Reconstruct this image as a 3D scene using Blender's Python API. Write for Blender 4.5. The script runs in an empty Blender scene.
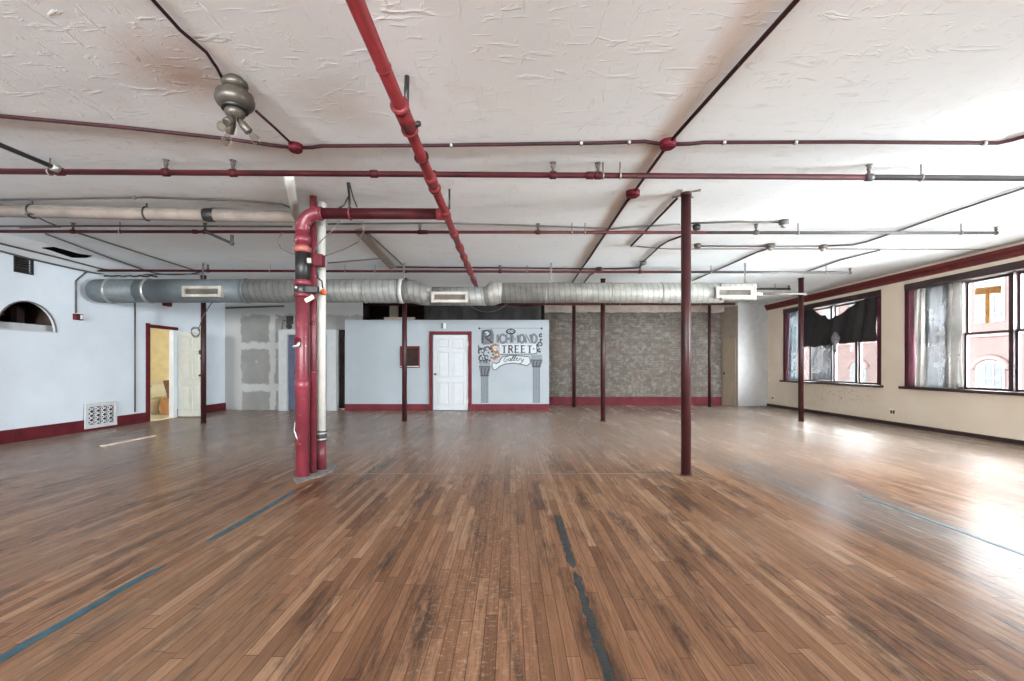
import bpy, bmesh, math, random
from mathutils import Vector, Matrix
random.seed(7)
C = bpy.context.scene
COL = C.collection
# ---------------------------------------------------------------- camera
F, VX, VY, H, CZ = 450.0, 510.0, 366.0, 1.2, 3.1     # focal length (px), vanishing point, eye height, ceiling height
RW, LW = 7.79, -7.79                                  # right and left wall planes
cd = bpy.data.cameras.new('camera'); cam = bpy.data.objects.new('camera', cd); COL.objects.link(cam)
cam.location = (0, 0, H); cam.rotation_euler = (math.pi/2, 0, 0)
cd.sensor_width = 36; cd.lens = F/1024*36; cd.shift_x = (512-VX)/1024; cd.shift_y = (VY-340.5)/1024
cd.clip_start = 0.05; cd.clip_end = 300
C.camera = cam
# ---------------------------------------------------------------- world, lights, exposure
w = bpy.data.worlds.new('overcast_sky'); C.world = w; w.use_nodes = True
bg = w.node_tree.nodes['Background']; bg.inputs[0].default_value = (0.93, 0.97, 1.0, 1); bg.inputs[1].default_value = 30.0
wt = w.node_tree; tcw = wt.nodes.new('ShaderNodeTexCoord'); sxw = wt.nodes.new('ShaderNodeSeparateXYZ'); mrw = wt.nodes.new('ShaderNodeMapRange')   # hazy sky: bright band over the roofs, dimmer overhead
wt.links.new(tcw.outputs['Generated'], sxw.inputs[0]); wt.links.new(sxw.outputs[2], mrw.inputs[0]); wt.links.new(mrw.outputs[0], bg.inputs[1])
mrw.inputs[1].default_value = .36; mrw.inputs[2].default_value = .66; mrw.inputs[3].default_value = 44.0; mrw.inputs[4].default_value = 6.0
C.view_settings.view_transform = 'Standard'; C.view_settings.look = 'None'
C.view_settings.exposure = 1.5; C.view_settings.gamma = 1.0; C.view_settings.use_curve_mapping = False
C.cycles.diffuse_bounces = 7; C.cycles.max_bounces = 14; C.cycles.transparent_max_bounces = 12
def area(name, loc, rot, sx, sy, power, col=(1, 1, 1), portal=False):
    l = bpy.data.lights.new(name, 'AREA'); l.shape = 'RECTANGLE'; l.size = sx; l.size_y = sy; l.energy = power; l.color = col
    if portal: l.cycles.is_portal = True
    o = bpy.data.objects.new(name, l); COL.objects.link(o); o.location = loc; o.rotation_euler = rot; return o
# daylight comes in by the windows of the right wall and a row of windows far behind the camera
YR = -8.0
for x in (-3.8, 1.9):
    area('rear_window_portal', (x, YR-.22, 1.9), (math.pi/2, 0, 0), 3.2, 1.6, 1, portal=True)
WINS = [(9.5, 12.75), (5.56, 8.81), (1.6, 4.85)]       # the three windows of the right wall (y range)
for a, b in WINS:
    area('window_portal', (8.12, (a+b)/2, 1.79), (0, math.pi/2, 0), 2.0, b-a, 1, portal=True)
# ---------------------------------------------------------------- pixel helpers
def P(x, y, Y): return Vector(((x-VX)*Y/F, Y, H-(y-VY)*Y/F))
def PC(x, y, z): return P(x, y, F*(z-H)/(VY-y))
def PF(x, y, z=0.0): return P(x, y, F*(H-z)/(y-VY))
def PS(x, y, off=0.0):      # on the sloping ceiling edge over the left wall
    a, b, k = (x-VX)/F, (VY-y)/F, .18/.63; return P(x, y, (2.93-off+7.8*k-H)/(b-a*k))
def PX(x, y, X): return P(x, y, F*X/(x-VX))
# ---------------------------------------------------------------- materials
def lin(c):
    return tuple(((v/255)/12.92 if v/255 <= .04045 else ((v/255+.055)/1.055)**2.4) for v in c)
def mat0(name, col=(200, 200, 200), rough=.6, metal=0.0, spec=None):
    m = bpy.data.materials.new(name); m.use_nodes = True; nt = m.node_tree; b = nt.nodes['Principled BSDF']
    b.inputs['Base Color'].default_value = (*lin(col), 1); b.inputs['Roughness'].default_value = rough; b.inputs['Metallic'].default_value = metal
    if spec is not None: b.inputs['Specular IOR Level'].default_value = spec
    return m, nt, b
class G:
    """small node-graph helper"""
    def __init__(s, nt):
        s.nt = nt; tc = nt.nodes.new('ShaderNodeNewGeometry'); s.pos = tc.outputs['Position']
    def n(s, t, props=None, **ins):
        nd = s.nt.nodes.new(t)
        for k, v in (props or {}).items(): setattr(nd, k, v)
        for k, v in ins.items():
            i = nd.inputs[int(k[1:])] if k[0] == 'i' and k[1:].isdigit() else nd.inputs[k.replace('_', ' ')]
            if isinstance(v, bpy.types.NodeSocket): s.nt.links.new(v, i)
            else: i.default_value = v
        return nd
    def m(s, op, a, b=0.0, c=0.0): return s.n('ShaderNodeMath', {'operation': op}, i0=a, i1=b, i2=c).outputs[0]
    def xyz(s, v=None):
        o = s.n('ShaderNodeSeparateXYZ', None, i0=v or s.pos).outputs; return o[0], o[1], o[2]
    def vec(s, x, y, z=0.0): return s.n('ShaderNodeCombineXYZ', None, i0=x, i1=y, i2=z).outputs[0]
    def noise(s, scale, detail=3, rough=.6, v=None, dist=0.0):
        return s.n('ShaderNodeTexNoise', None, Vector=v or s.pos, Scale=scale, Detail=detail, Roughness=rough, Distortion=dist).outputs['Fac']
    def scl(s, x, y, z, rot=0.0):
        return s.n('ShaderNodeMapping', None, Vector=s.pos, Scale=(x, y, z), Rotation=(0, 0, rot)).outputs[0]
    def rng(s, v, a, b, c=0.0, d=1.0):
        return s.n('ShaderNodeMapRange', {'clamp': True}, Value=v, From_Min=a, From_Max=b, To_Min=c, To_Max=d).outputs[0]
    def mix(s, f, a, b, mode='MIX'):
        nd = s.nt.nodes.new('ShaderNodeMix'); nd.data_type = 'RGBA'; nd.blend_type = mode
        for i, v in ((0, f), (6, a), (7, b)):
            if isinstance(v, bpy.types.NodeSocket): s.nt.links.new(v, nd.inputs[i])
            elif i == 0: nd.inputs[0].default_value = v
            else: nd.inputs[i].default_value = (*lin(v), 1)
        return nd.outputs[2]
    def ramp(s, f, stops):
        nd = s.nt.nodes.new('ShaderNodeValToRGB'); cr = nd.color_ramp
        while len(cr.elements) < len(stops): cr.elements.new(.5)
        for e, (p, c) in zip(cr.elements, stops): e.position = p; e.color = (*lin(c), 1)
        s.nt.links.new(f, nd.inputs[0]); return nd.outputs[0]
    def bump(s, bsdf, h, strength, dist=.01):
        b = s.n('ShaderNodeBump', None, Strength=strength, Distance=dist, Height=h); s.nt.links.new(b.outputs[0], bsdf.inputs['Normal'])
    def band(s, v, a, b, soft):          # 1 between a and b, soft edges
        return s.m('MULTIPLY', s.rng(v, a-soft, a+soft), s.rng(v, b-soft, b+soft, 1.0, 0.0))
    def col(s, bsdf, c): s.nt.links.new(c, bsdf.inputs['Base Color'])
def mat(name, col, rough=.6, metal=0.0, var=.12, scale=6.0, chips=None, chip_col=(225, 190, 190), chip_scale=22, chip_at=.68, bump=0.0, spec=None):
    m, nt, b = mat0(name, col, rough, metal, spec); g = G(nt)
    dk = tuple(v*(1-var) for v in col); lt = tuple(min(255, v*(1+var)) for v in col)
    c = g.mix(g.rng(g.noise(scale, 4), .3, .7), dk, lt)
    if chips: c = g.mix(g.rng(g.noise(chip_scale, 5, .7), chip_at, chip_at+.03), c, chip_col)
    g.col(b, c)
    if bump: g.bump(b, g.noise(scale*6, 3), bump, .004)
    return m
M = {}
M['red_pipe'] = mat('red_pipe_paint', (108, 37, 40), .45, spec=.25, var=.14, chips=True, chip_col=(140, 84, 84), chip_at=.72)
M['maroon'] = mat('maroon_pipe_paint', (54, 17, 20), .55, spec=.15, var=.2, chips=True, chip_col=(120, 84, 82), chip_at=.76)
M['rose'] = mat('worn_red_riser_paint', (98, 38, 47), .36, var=.2, scale=3, spec=.4, chips=True, chip_col=(168, 128, 134), chip_scale=15, chip_at=.64)
M['column'] = mat('maroon_column_paint', (48, 22, 23), .42, spec=.25, var=.2, chips=True, chip_col=(150, 116, 116), chip_scale=18, chip_at=.72)
M['dark_pipe'] = mat('dark_grey_pipe', (54, 52, 52), .55)
M['black'] = mat('black_metal', (28, 28, 28), .45)
M['conduit'] = mat('grey_conduit', (84, 78, 75), .5, .2)
M['conduit_red'] = mat('maroon_conduit', (50, 26, 28), .5, spec=.15, var=.2, chips=True, chip_col=(110, 92, 88), chip_at=.68)
M['steel'] = mat('dull_steel', (150, 148, 144), .4, .6)
M['rod'] = mat('hanger_steel', (90, 84, 82), .5, .5)
M['white_pipe'] = mat('white_pipe_paint', (186, 184, 178), .5, var=.05, chips=True, chip_col=(170, 150, 146), chip_at=.74)
M['plaster_pipe'] = mat('plaster_wrap', (126, 116, 108), .8, var=.1, bump=.3)
M['red_box'] = mat('red_enamel', (84, 22, 32), .5, spec=.15, var=.1)
M['orange'] = mat('orange_plastic', (205, 92, 50), .5)
M['rubber'] = mat('black_rubber', (40, 40, 42), .6)
M['white'] = mat('white_paint', (180, 182, 184), .5, var=.03)
M['door_white'] = mat('white_door_paint', (160, 163, 166), .45, var=.02)
M['trim_red'] = mat('dark_red_trim_paint', (82, 27, 34), .6, var=.15, spec=.15)
M['cornice'] = mat('cornice_red_paint', (92, 42, 42), .6, var=.12, spec=.15)
M['dark_wood'] = mat('dark_window_wood', (46, 30, 30), .5, var=.25)
M['jamb_red'] = mat('maroon_jamb_paint', (66, 28, 38), .6, spec=.15, var=.12)
M['navy'] = mat('navy_door_paint', (58, 64, 84), .5)
M['void'] = mat('painted_interior_shade', (34, 29, 27), .9, spec=0.05)  # dark colour stands for the shade of unlit spaces
M['black_cloth'] = mat('black_cloth', (30, 27, 27), .85, var=.3)
M['tank'] = mat('toilet_porcelain', (226, 224, 210), .2, var=.02)
M['yellow_wall'] = mat('pale_yellow_wall', (226, 214, 176), .7, var=.04)
M['tile'] = mat('pale_floor_tile', (214, 206, 186), .5)
M['wood_board'] = mat('brown_board', (104, 66, 42), .6, var=.25)
M['tan_tape'] = mat('tan_tape', (176, 128, 72), .6, var=.18, scale=14)
M['lath'] = mat('pale_lath', (214, 196, 178), .6)
M['cement'] = mat('grey_cement', (116, 112, 108), .85, var=.2, scale=18, bump=.5)
M['brass'] = mat('old_metal_fixture', (86, 81, 74), .42, .5)
M['knob'] = mat('dark_bronze', (70, 56, 46), .35, .7)
M['beige'] = mat('beige_outlet', (206, 196, 176), .5)
M['batten'] = mat('ceiling_batten', (138, 126, 116), .7, var=.1)
def transp(name, col, t, gloss=True):
    m = bpy.data.materials.new(name); m.use_nodes = True; nt = m.node_tree; nt.nodes.clear()
    o = nt.nodes.new('ShaderNodeOutputMaterial'); a = nt.nodes.new('ShaderNodeBsdfTransparent'); mx = nt.nodes.new('ShaderNodeMixShader')
    if gloss:
        b = nt.nodes.new('ShaderNodeBsdfGlossy'); b.inputs['Roughness'].default_value = .05; b.inputs['Color'].default_value = (1, 1, 1, 1)
        lw = nt.nodes.new('ShaderNodeLayerWeight'); lw.inputs[0].default_value = .25
        mp = nt.nodes.new('ShaderNodeMath'); mp.operation = 'MULTIPLY'; mp.inputs[1].default_value = .5
        nt.links.new(lw.outputs['Fresnel'], mp.inputs[0]); nt.links.new(mp.outputs[0], mx.inputs[0])
        a.inputs[0].default_value = (*lin(col), 1); nt.links.new(a.outputs[0], mx.inputs[1]); nt.links.new(b.outputs[0], mx.inputs[2])
    else:
        d = nt.nodes.new('ShaderNodeBsdfDiffuse'); tr = nt.nodes.new('ShaderNodeBsdfTranslucent'); m2 = nt.nodes.new('ShaderNodeMixShader')
        d.inputs[0].default_value = (*lin(col), 1); tr.inputs[0].default_value = (*lin(col), 1); m2.inputs[0].default_value = .55
        nt.links.new(d.outputs[0], m2.inputs[1]); nt.links.new(tr.outputs[0], m2.inputs[2])
        g = G(nt); f = g.rng(g.noise(3.5, 5), .3, .7, t-.18, t+.12)
        nt.links.new(f, mx.inputs[0]); nt.links.new(m2.outputs[0], mx.inputs[1]); nt.links.new(a.outputs[0], mx.inputs[2])
    nt.links.new(mx.outputs[0], o.inputs[0]); return m
M['glass'] = transp('window_glass', (250, 252, 252), 0)
M['dark_glass'] = transp('smoky_glass', (150, 140, 132), 0)
M['sheer'] = transp('white_plastic_sheet', (128, 126, 122), .3, False)
M['lace'] = transp('grey_lace', (98, 99, 101), .26, False)
M['aqua'] = transp('pale_aqua_sheet', (100, 110, 114), .3, False)
# floor: narrow oak strips running away from the camera, worn finish
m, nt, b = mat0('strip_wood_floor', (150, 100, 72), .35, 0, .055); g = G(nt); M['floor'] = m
x, y, z = g.xyz(); W = .058
rx = g.m('DIVIDE', x, W); row = g.m('FLOOR', rx); fx = g.m('FRACT', rx)
r1 = g.n('ShaderNodeTexWhiteNoise', {'noise_dimensions': '1D'}, W=row).outputs[0]
u = g.m('DIVIDE', g.m('ADD', y, g.m('MULTIPLY', r1, 9.0)), .95); pl = g.m('FLOOR', u); fu = g.m('FRACT', u)
r2 = g.n('ShaderNodeTexWhiteNoise', {'noise_dimensions': '2D'}, Vector=g.vec(row, pl)).outputs[0]
c = g.ramp(r2, [(0, (110, 81, 62)), (.2, (129, 96, 73)), (.5, (139, 105, 81)), (.8, (148, 113, 88)), (1, (162, 130, 104))])
grain = g.noise(1.0, 7, .75, g.scl(70, 2.6, 1))
c = g.mix(g.rng(grain, .4, .68, 0.0, .75), c, (84, 57, 41))
wear = g.noise(1.0, 6, .72, g.scl(2.6, .55, 1))
c = g.mix(g.rng(g.noise(1.0, 8, .78, g.scl(5.5, .8, 1)), .505, .62, 0.0, .85), c, (68, 54, 46))
pale = g.noise(.55, 4, .6, g.scl(1.0, .45, 1))
c = g.mix(g.rng(pale, .52, .7, 0.0, .45), c, (150, 126, 104))
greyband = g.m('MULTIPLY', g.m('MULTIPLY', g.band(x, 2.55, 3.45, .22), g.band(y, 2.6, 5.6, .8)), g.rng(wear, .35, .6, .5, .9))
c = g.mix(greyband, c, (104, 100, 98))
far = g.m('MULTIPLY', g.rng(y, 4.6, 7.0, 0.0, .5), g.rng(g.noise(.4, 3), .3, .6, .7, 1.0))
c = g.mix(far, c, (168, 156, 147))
c = g.mix(g.m('MULTIPLY', g.rng(x, 3.4, 5.2, 0.0, .4), g.rng(y, 3.0, 6.0, .35, 1.0)), c, (112, 104, 97))    # darker grey tint painted in to tone down the window glare                      # far bay greyer, its colour also lightened to stand for floor sheen
scr = g.m('MULTIPLY', g.band(x, -.4, .1, .15), g.rng(g.noise(1, 5, .8, g.scl(26, 48, 1, .3)), .54, .62, 0.0, .3))
c = g.mix(scr, c, (190, 176, 162))
seam = g.m('MAXIMUM', g.rng(g.m('MINIMUM', fx, g.m('SUBTRACT', 1.0, fx)), .015, .05, .75, 0.0), g.rng(g.m('MINIMUM', fu, g.m('SUBTRACT', 1.0, fu)), .0012, .003, .8, 0.0))
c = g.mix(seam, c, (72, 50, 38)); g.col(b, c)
nt.links.new(g.rng(g.m('ADD', grain, wear), .7, 1.3, .2, .31), b.inputs['Roughness'])
g.bump(b, g.m('SUBTRACT', g.m('MULTIPLY', grain, .25), seam), .25, .003)
# ceiling: trowelled plaster, brown water stains along the conduits
m, nt, b = mat0('trowelled_plaster_ceiling', (214, 208, 204), .75); g = G(nt); M['ceiling'] = m
x, y, z = g.xyz()
c = g.mix(g.rng(g.noise(.5, 4), .35, .65), (221, 227, 230), (229, 234, 236))
n1 = g.noise(1.0, 5, .6, g.scl(3.2, 11, 1, .75), 1.2); n2 = g.noise(1.0, 5, .62, g.scl(14, 3.4, 1, .2), 1.5)
st = g.m('MAXIMUM', g.rng(n1, .57, .74), g.rng(n2, .6, .77))
c = g.mix(g.m('MULTIPLY', st, .42), c, (186, 183, 180))
c = g.mix(g.m('MULTIPLY', g.rng(g.noise(.7, 6, .7), .58, .75), .35), c, (198, 176, 160))
ln = g.m('ABSOLUTE', g.m('SUBTRACT', x, 1.29))     # stain beside the long conduit
c = g.mix(g.m('MULTIPLY', g.rng(g.m('ADD', ln, g.m('MULTIPLY', g.noise(2.5, 4), .12)), .09, .2, .5, 0.0), g.rng(y, 8, 9, 1.0, 0.0)), c, (188, 160, 136))
dx = g.m('DISTANCE', 0, 0) if False else g.n('ShaderNodeVectorMath', {'operation': 'DISTANCE'}, i0=g.pos, i1=(-2.12, 2.95, CZ)).outputs['Value']
c = g.mix(g.rng(g.m('ADD', dx, g.m('MULTIPLY', g.noise(4, 4), .25)), .12, .6, .8, 0.0), c, (168, 138, 120))
dx = g.n('ShaderNodeVectorMath', {'operation': 'DISTANCE'}, i0=g.pos, i1=(-1.25, 3.3, CZ)).outputs['Value']
c = g.mix(g.rng(g.m('ADD', dx, g.m('MULTIPLY', g.noise(4, 4), .35)), .2, .6, .4, 0.0), c, (178, 156, 136))
g.col(b, c); g.bump(b, g.m('ADD', g.m('MULTIPLY', st, 1.0), g.m('MULTIPLY', g.noise(9, 4), .4)), .52, .011)
M['left_wall'] = mat('cool_white_wall_paint', (192, 200, 208), .6, var=.025, scale=1.2)
M['partition'] = mat('pale_grey_blue_wall_paint', (130, 137, 142), .6, var=.03, scale=1.1)
M['closet_wall'] = mat('pale_closet_paint', (152, 151, 149), .6, var=.04)
M['closet_side'] = mat('shaded_beige_closet_paint', (116, 104, 92), .6, var=.05)  # beige, darkened because this side faces away from the windows
# right wall: warm beige with scuffs and a scribbled patch under the far window
m, nt, b = mat0('warm_beige_wall', (214, 200, 182), .65); g = G(nt); M['right_wall'] = m
x, y, z = g.xyz()
c = g.mix(g.rng(g.noise(.9, 4), .35, .65), (198, 182, 162), (206, 192, 174))
scr = g.rng(g.noise(1.0, 6, .75, g.scl(1, 7, 9), 2.5), .57, .6)
patch = g.m('MULTIPLY', g.band(y, 9.6, 11.4, .25), g.band(z, .36, .66, .09))
c = g.mix(g.m('MULTIPLY', g.m('MULTIPLY', scr, patch), .9), c, (128, 96, 76))
c = g.mix(g.rng(g.noise(1.8, 6, .8), .68, .74, 0.0, .3), c, (190, 170, 148)); g.col(b, c)
# old brick with remains of paint
m, nt, b = mat0('peeling_painted_brick', (140, 128, 116), .8); g = G(nt); M['brick'] = m
x, y, z = g.xyz(); br = g.n('ShaderNodeTexBrick', None, Vector=g.vec(x, z), Scale=1.0, Mortar_Size=.008, Brick_Width=.21, Row_Height=.072)
br.inputs['Color1'].default_value = (*lin((98, 90, 82)), 1); br.inputs['Color2'].default_value = (*lin((74, 65, 59)), 1); br.inputs['Mortar'].default_value = (*lin((70, 64, 60)), 1)
c = g.mix(g.rng(g.noise(7, 6, .8), .5, .62, 0.0, .75), br.outputs[0], (118, 116, 109))
c = g.mix(g.rng(g.noise(1.1, 5, .7), .5, .68, 0.0, .6), c, (88, 74, 65))
c = g.mix(g.rng(g.noise(16, 4, .8), .56, .66, 0.0, .6), c, (58, 50, 46)); g.col(b, c)
g.bump(b, br.outputs['Fac'], -.6, .01)
# bare drywall with taped joints
m, nt, b = mat0('taped_drywall', (150, 148, 144), .8); g = G(nt); M['drywall'] = m
x, y, z = g.xyz(); ns = g.m('MULTIPLY', g.m('SUBTRACT', g.noise(5, 4), .5), .22)
zz = g.m('ADD', z, ns); xx = g.m('ADD', x, ns)
mk = g.m('MAXIMUM', g.band(zz, 1.66, 1.86, .02), g.band(zz, .5, .72, .02))
mk = g.m('MAXIMUM', mk, g.rng(xx, -7.36, -7.32, 1.0, 0.0)); mk = g.m('MAXIMUM', mk, g.band(xx, -6.56, -6.42, .02)); mk = g.m('MAXIMUM', mk, g.rng(zz, 2.56, 2.62))
vor = g.n('ShaderNodeTexVoronoi', {'feature': 'F1'}, Vector=g.pos, Scale=2.3).outputs['Distance']
mk = g.m('MAXIMUM', mk, g.rng(vor, .06, .09, .7, 0.0))
c = g.mix(mk, g.mix(g.rng(g.noise(2, 4), .3, .7), (112, 111, 108), (126, 125, 122)), (158, 158, 156)); g.col(b, c)
# galvanised spiral duct with fine seams
def duct_mat(name, col, seam, rough=.42):
    m, nt, b = mat0(name, col, rough, .25); g = G(nt); x, y, z = g.xyz()
    f = g.m('FRACT', g.m('DIVIDE', g.m('ADD', x, g.m('MULTIPLY', z, .12)), seam))
    ln = g.rng(g.m('MINIMUM', f, g.m('SUBTRACT', 1.0, f)), .03, .12, 1.0, 0.0)
    c = g.mix(g.rng(g.noise(5, 4, .7), .3, .7), tuple(v*.86 for v in col), tuple(min(255, v*1.1) for v in col))
    c = g.mix(g.m('MULTIPLY', ln, .45), c, tuple(v*.5 for v in col)); g.col(b, c); g.bump(b, ln, .6, .006); return m
M['duct_dark'] = duct_mat('grey_painted_duct', (92, 99, 102), 3.0, .55)
M['duct_mid'] = duct_mat('dusty_spiral_duct', (116, 116, 113), .11, .55)
M['duct_light'] = duct_mat('pale_spiral_duct', (126, 125, 119), .1, .55)
M['collar'] = mat('bright_duct_collar', (176, 176, 172), .5, .2)
M['register'] = mat('register_frame_paint', (152, 145, 136), .5)
M['louver'] = mat('register_louver', (128, 122, 114), .5, .2)
# street front across the way
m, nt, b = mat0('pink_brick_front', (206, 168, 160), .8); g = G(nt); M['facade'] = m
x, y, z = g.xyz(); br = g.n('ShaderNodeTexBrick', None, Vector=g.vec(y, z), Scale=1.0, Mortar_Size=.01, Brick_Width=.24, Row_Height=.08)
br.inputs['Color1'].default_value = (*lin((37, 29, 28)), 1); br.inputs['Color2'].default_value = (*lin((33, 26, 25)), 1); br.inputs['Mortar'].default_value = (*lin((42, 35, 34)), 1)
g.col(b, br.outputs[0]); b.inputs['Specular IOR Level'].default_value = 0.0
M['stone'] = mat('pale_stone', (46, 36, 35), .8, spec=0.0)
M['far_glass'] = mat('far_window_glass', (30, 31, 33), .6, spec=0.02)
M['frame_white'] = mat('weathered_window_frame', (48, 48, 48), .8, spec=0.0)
M['ink'] = mat('black_mural_paint', (36, 38, 42), .6)
M['grey_ink'] = mat('grey_mural_paint', (78, 83, 88), .6, var=.1, scale=20)
M['pale_ink'] = mat('pale_mural_paint', (104, 110, 116), .6, var=.05, scale=14)
M['rust_ink'] = mat('rust_mural_paint', (118, 78, 48), .6, var=.25, scale=24)
M['white_ink'] = mat('white_mural_paint', (158, 163, 166), .6, var=.02)
M['blue_paint'] = mat('worn_blue_line_paint', (48, 80, 90), .5, var=.2, scale=9, chips=True, chip_col=(116, 84, 66), chip_scale=14, chip_at=.66)
M['tar'] = mat('black_floor_tape', (40, 44, 46), .4, var=.3, scale=12, bump=.6)
# ---------------------------------------------------------------- mesh helpers
class MB:
    def __init__(s): s.bm = bmesh.new()
    def box(s, a, b):
        x0, x1 = sorted((a[0], b[0])); y0, y1 = sorted((a[1], b[1])); z0, z1 = sorted((a[2], b[2]))
        v = [s.bm.verts.new(p) for p in ((x0, y0, z0), (x1, y0, z0), (x1, y1, z0), (x0, y1, z0), (x0, y0, z1), (x1, y0, z1), (x1, y1, z1), (x0, y1, z1))]
        for f in ((3, 2, 1, 0), (4, 5, 6, 7), (0, 1, 5, 4), (1, 2, 6, 5), (2, 3, 7, 6), (3, 0, 4, 7)): s.bm.faces.new([v[i] for i in f])
        return s
    def cbox(s, c, sx, sy, sz): return s.box((c[0]-sx/2, c[1]-sy/2, c[2]-sz/2), (c[0]+sx/2, c[1]+sy/2, c[2]+sz/2))
    def tube(s, pts, r, n=14, caps=True):
        pts = [Vector(p) for p in pts]; rs = r if isinstance(r, (list, tuple)) else [r]*len(pts)
        d0 = (pts[1]-pts[0]).normalized(); a = d0.orthogonal().normalized(); rings = []
        for i, p in enumerate(pts):
            di = (pts[i]-pts[i-1]).normalized() if i else d0
            do = (pts[i+1]-pts[i]).normalized() if i < len(pts)-1 else di
            t = (di+do).normalized() if (di+do).length > 1e-6 else di
            a = (a-t*a.dot(t)).normalized(); b = t.cross(a); k = 1/max(.4, t.dot(di))
            side = (do-di); side = side.normalized() if side.length > 1e-5 else None
            ring = []
            for j in range(n):
                q = a*math.cos(2*math.pi*j/n)+b*math.sin(2*math.pi*j/n)
                if side is not None: sd = (side-t*side.dot(t)).normalized(); q = q+sd*(q.dot(sd)*(k-1))
                ring.append(s.bm.verts.new(p+q*rs[i]))
            rings.append(ring)
        for A, B in zip(rings, rings[1:]):
            for j in range(n): f = s.bm.faces.new((A[j], A[(j+1) % n], B[(j+1) % n], B[j])); f.smooth = True
        if caps: s.bm.faces.new(rings[0][::-1]); s.bm.faces.new(rings[-1])
        return s
    def lathe(s, c, prof, axis=(0, 0, 1), n=24):
        ax = Vector(axis).normalized(); a = ax.orthogonal().normalized(); b = ax.cross(a); c = Vector(c); rings = []
        for r, h in prof:
            r = max(r, .0004); rings.append([s.bm.verts.new(c+ax*h+(a*math.cos(2*math.pi*j/n)+b*math.sin(2*math.pi*j/n))*r) for j in range(n)])
        for A, B in zip(rings, rings[1:]):
            for j in range(n): f = s.bm.faces.new((A[j], A[(j+1) % n], B[(j+1) % n], B[j])); f.smooth = True
        s.bm.faces.new(rings[0][::-1]); s.bm.faces.new(rings[-1]); return s
    def ring(s, c, R, r, axis=(0, 0, 1), n=20, m=6):
        ax = Vector(axis).normalized(); a = ax.orthogonal().normalized(); b = ax.cross(a); c = Vector(c); rs = []
        for i in range(n):
            d = a*math.cos(2*math.pi*i/n)+b*math.sin(2*math.pi*i/n)
            rs.append([s.bm.verts.new(c+d*(R+r*math.cos(2*math.pi*j/m))+ax*(r*math.sin(2*math.pi*j/m))) for j in range(m)])
        for i in range(n):
            A, B = rs[i], rs[(i+1) % n]
            for j in range(m): f = s.bm.faces.new((A[j], B[j], B[(j+1) % m], A[(j+1) % m])); f.smooth = True
        return s
    def prism(s, pts, d):
        d = Vector(d); A = [s.bm.verts.new(p) for p in pts]; B = [s.bm.verts.new(Vector(p)+d) for p in pts]; n = len(A)
        s.bm.faces.new(A[::-1]); s.bm.faces.new(B)
        for i in range(n): s.bm.faces.new((A[i], A[(i+1) % n], B[(i+1) % n], B[i]))
        return s
    def sphere(s, c, r, sz=(1, 1, 1)):
        bmesh.ops.create_uvsphere(s.bm, u_segments=16, v_segments=10, radius=r, matrix=Matrix.Translation(c) @ Matrix.Diagonal((*sz, 1)))
        return s
    def rot(s, ang, c, axis='Z'):
        bmesh.ops.rotate(s.bm, verts=s.bm.verts[:], cent=c, matrix=Matrix.Rotation(ang, 3, axis)); return s
    def build(s, name, material, parent=None, label=None, bevel=0.0):
        bmesh.ops.recalc_face_normals(s.bm, faces=s.bm.faces[:])
        me = bpy.data.meshes.new(name); root = parent
        while root is not None and root.parent is not None: root = root.parent
        if root is not None: bmesh.ops.translate(s.bm, verts=s.bm.verts[:], vec=-root.location)
        s.bm.to_mesh(me); s.bm.free(); me.materials.append(material)
        o = bpy.data.objects.new(name, me); COL.objects.link(o); o.parent = parent
        if label: o['label'] = label
        if bevel:
            b = o.modifiers.new('bevel', 'BEVEL'); b.width = bevel; b.segments = 2
        return o
def fr_xz(mb, x0, x1, z0, z1, y0, y1, t):
    return mb.box((x0, y0, z0), (x0+t, y1, z1)).box((x1-t, y0, z0), (x1, y1, z1)).box((x0+t, y0, z1-t), (x1-t, y1, z1)).box((x0+t, y0, z0), (x1-t, y1, z0+t))
def fr_yz(mb, y0, y1, z0, z1, x0, x1, t):
    return mb.box((x0, y0, z0), (x1, y0+t, z1)).box((x0, y1-t, z0), (x1, y1, z1)).box((x0, y0+t, z1-t), (x1, y1-t, z1)).box((x0, y0+t, z0), (x1, y1-t, z0+t))
def thing(name, label, cat, loc, group=None):
    o = bpy.data.objects.new(name, None); COL.objects.link(o); o.location = loc; o.empty_display_size = .1
    o['label'] = label; o['category'] = cat
    if group: o['group'] = group
    return o
def tag(o, label, cat, group=None):
    """top-level single mesh: move its origin to its own base, then label it"""
    me = o.data; vs = [v.co for v in me.vertices]
    c = Vector((sum(v.x for v in vs)/len(vs), sum(v.y for v in vs)/len(vs), min(v.z for v in vs)))
    me.transform(Matrix.Translation(-c)); o.location = c
    o['label'] = label; o['category'] = cat
    if group: o['group'] = group
    return o
def struct(o): o['kind'] = 'structure'; return o
def setting(name):
    o = bpy.data.objects.new(name, None); COL.objects.link(o); o['kind'] = 'structure'; o.empty_display_size = .1; return o
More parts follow.
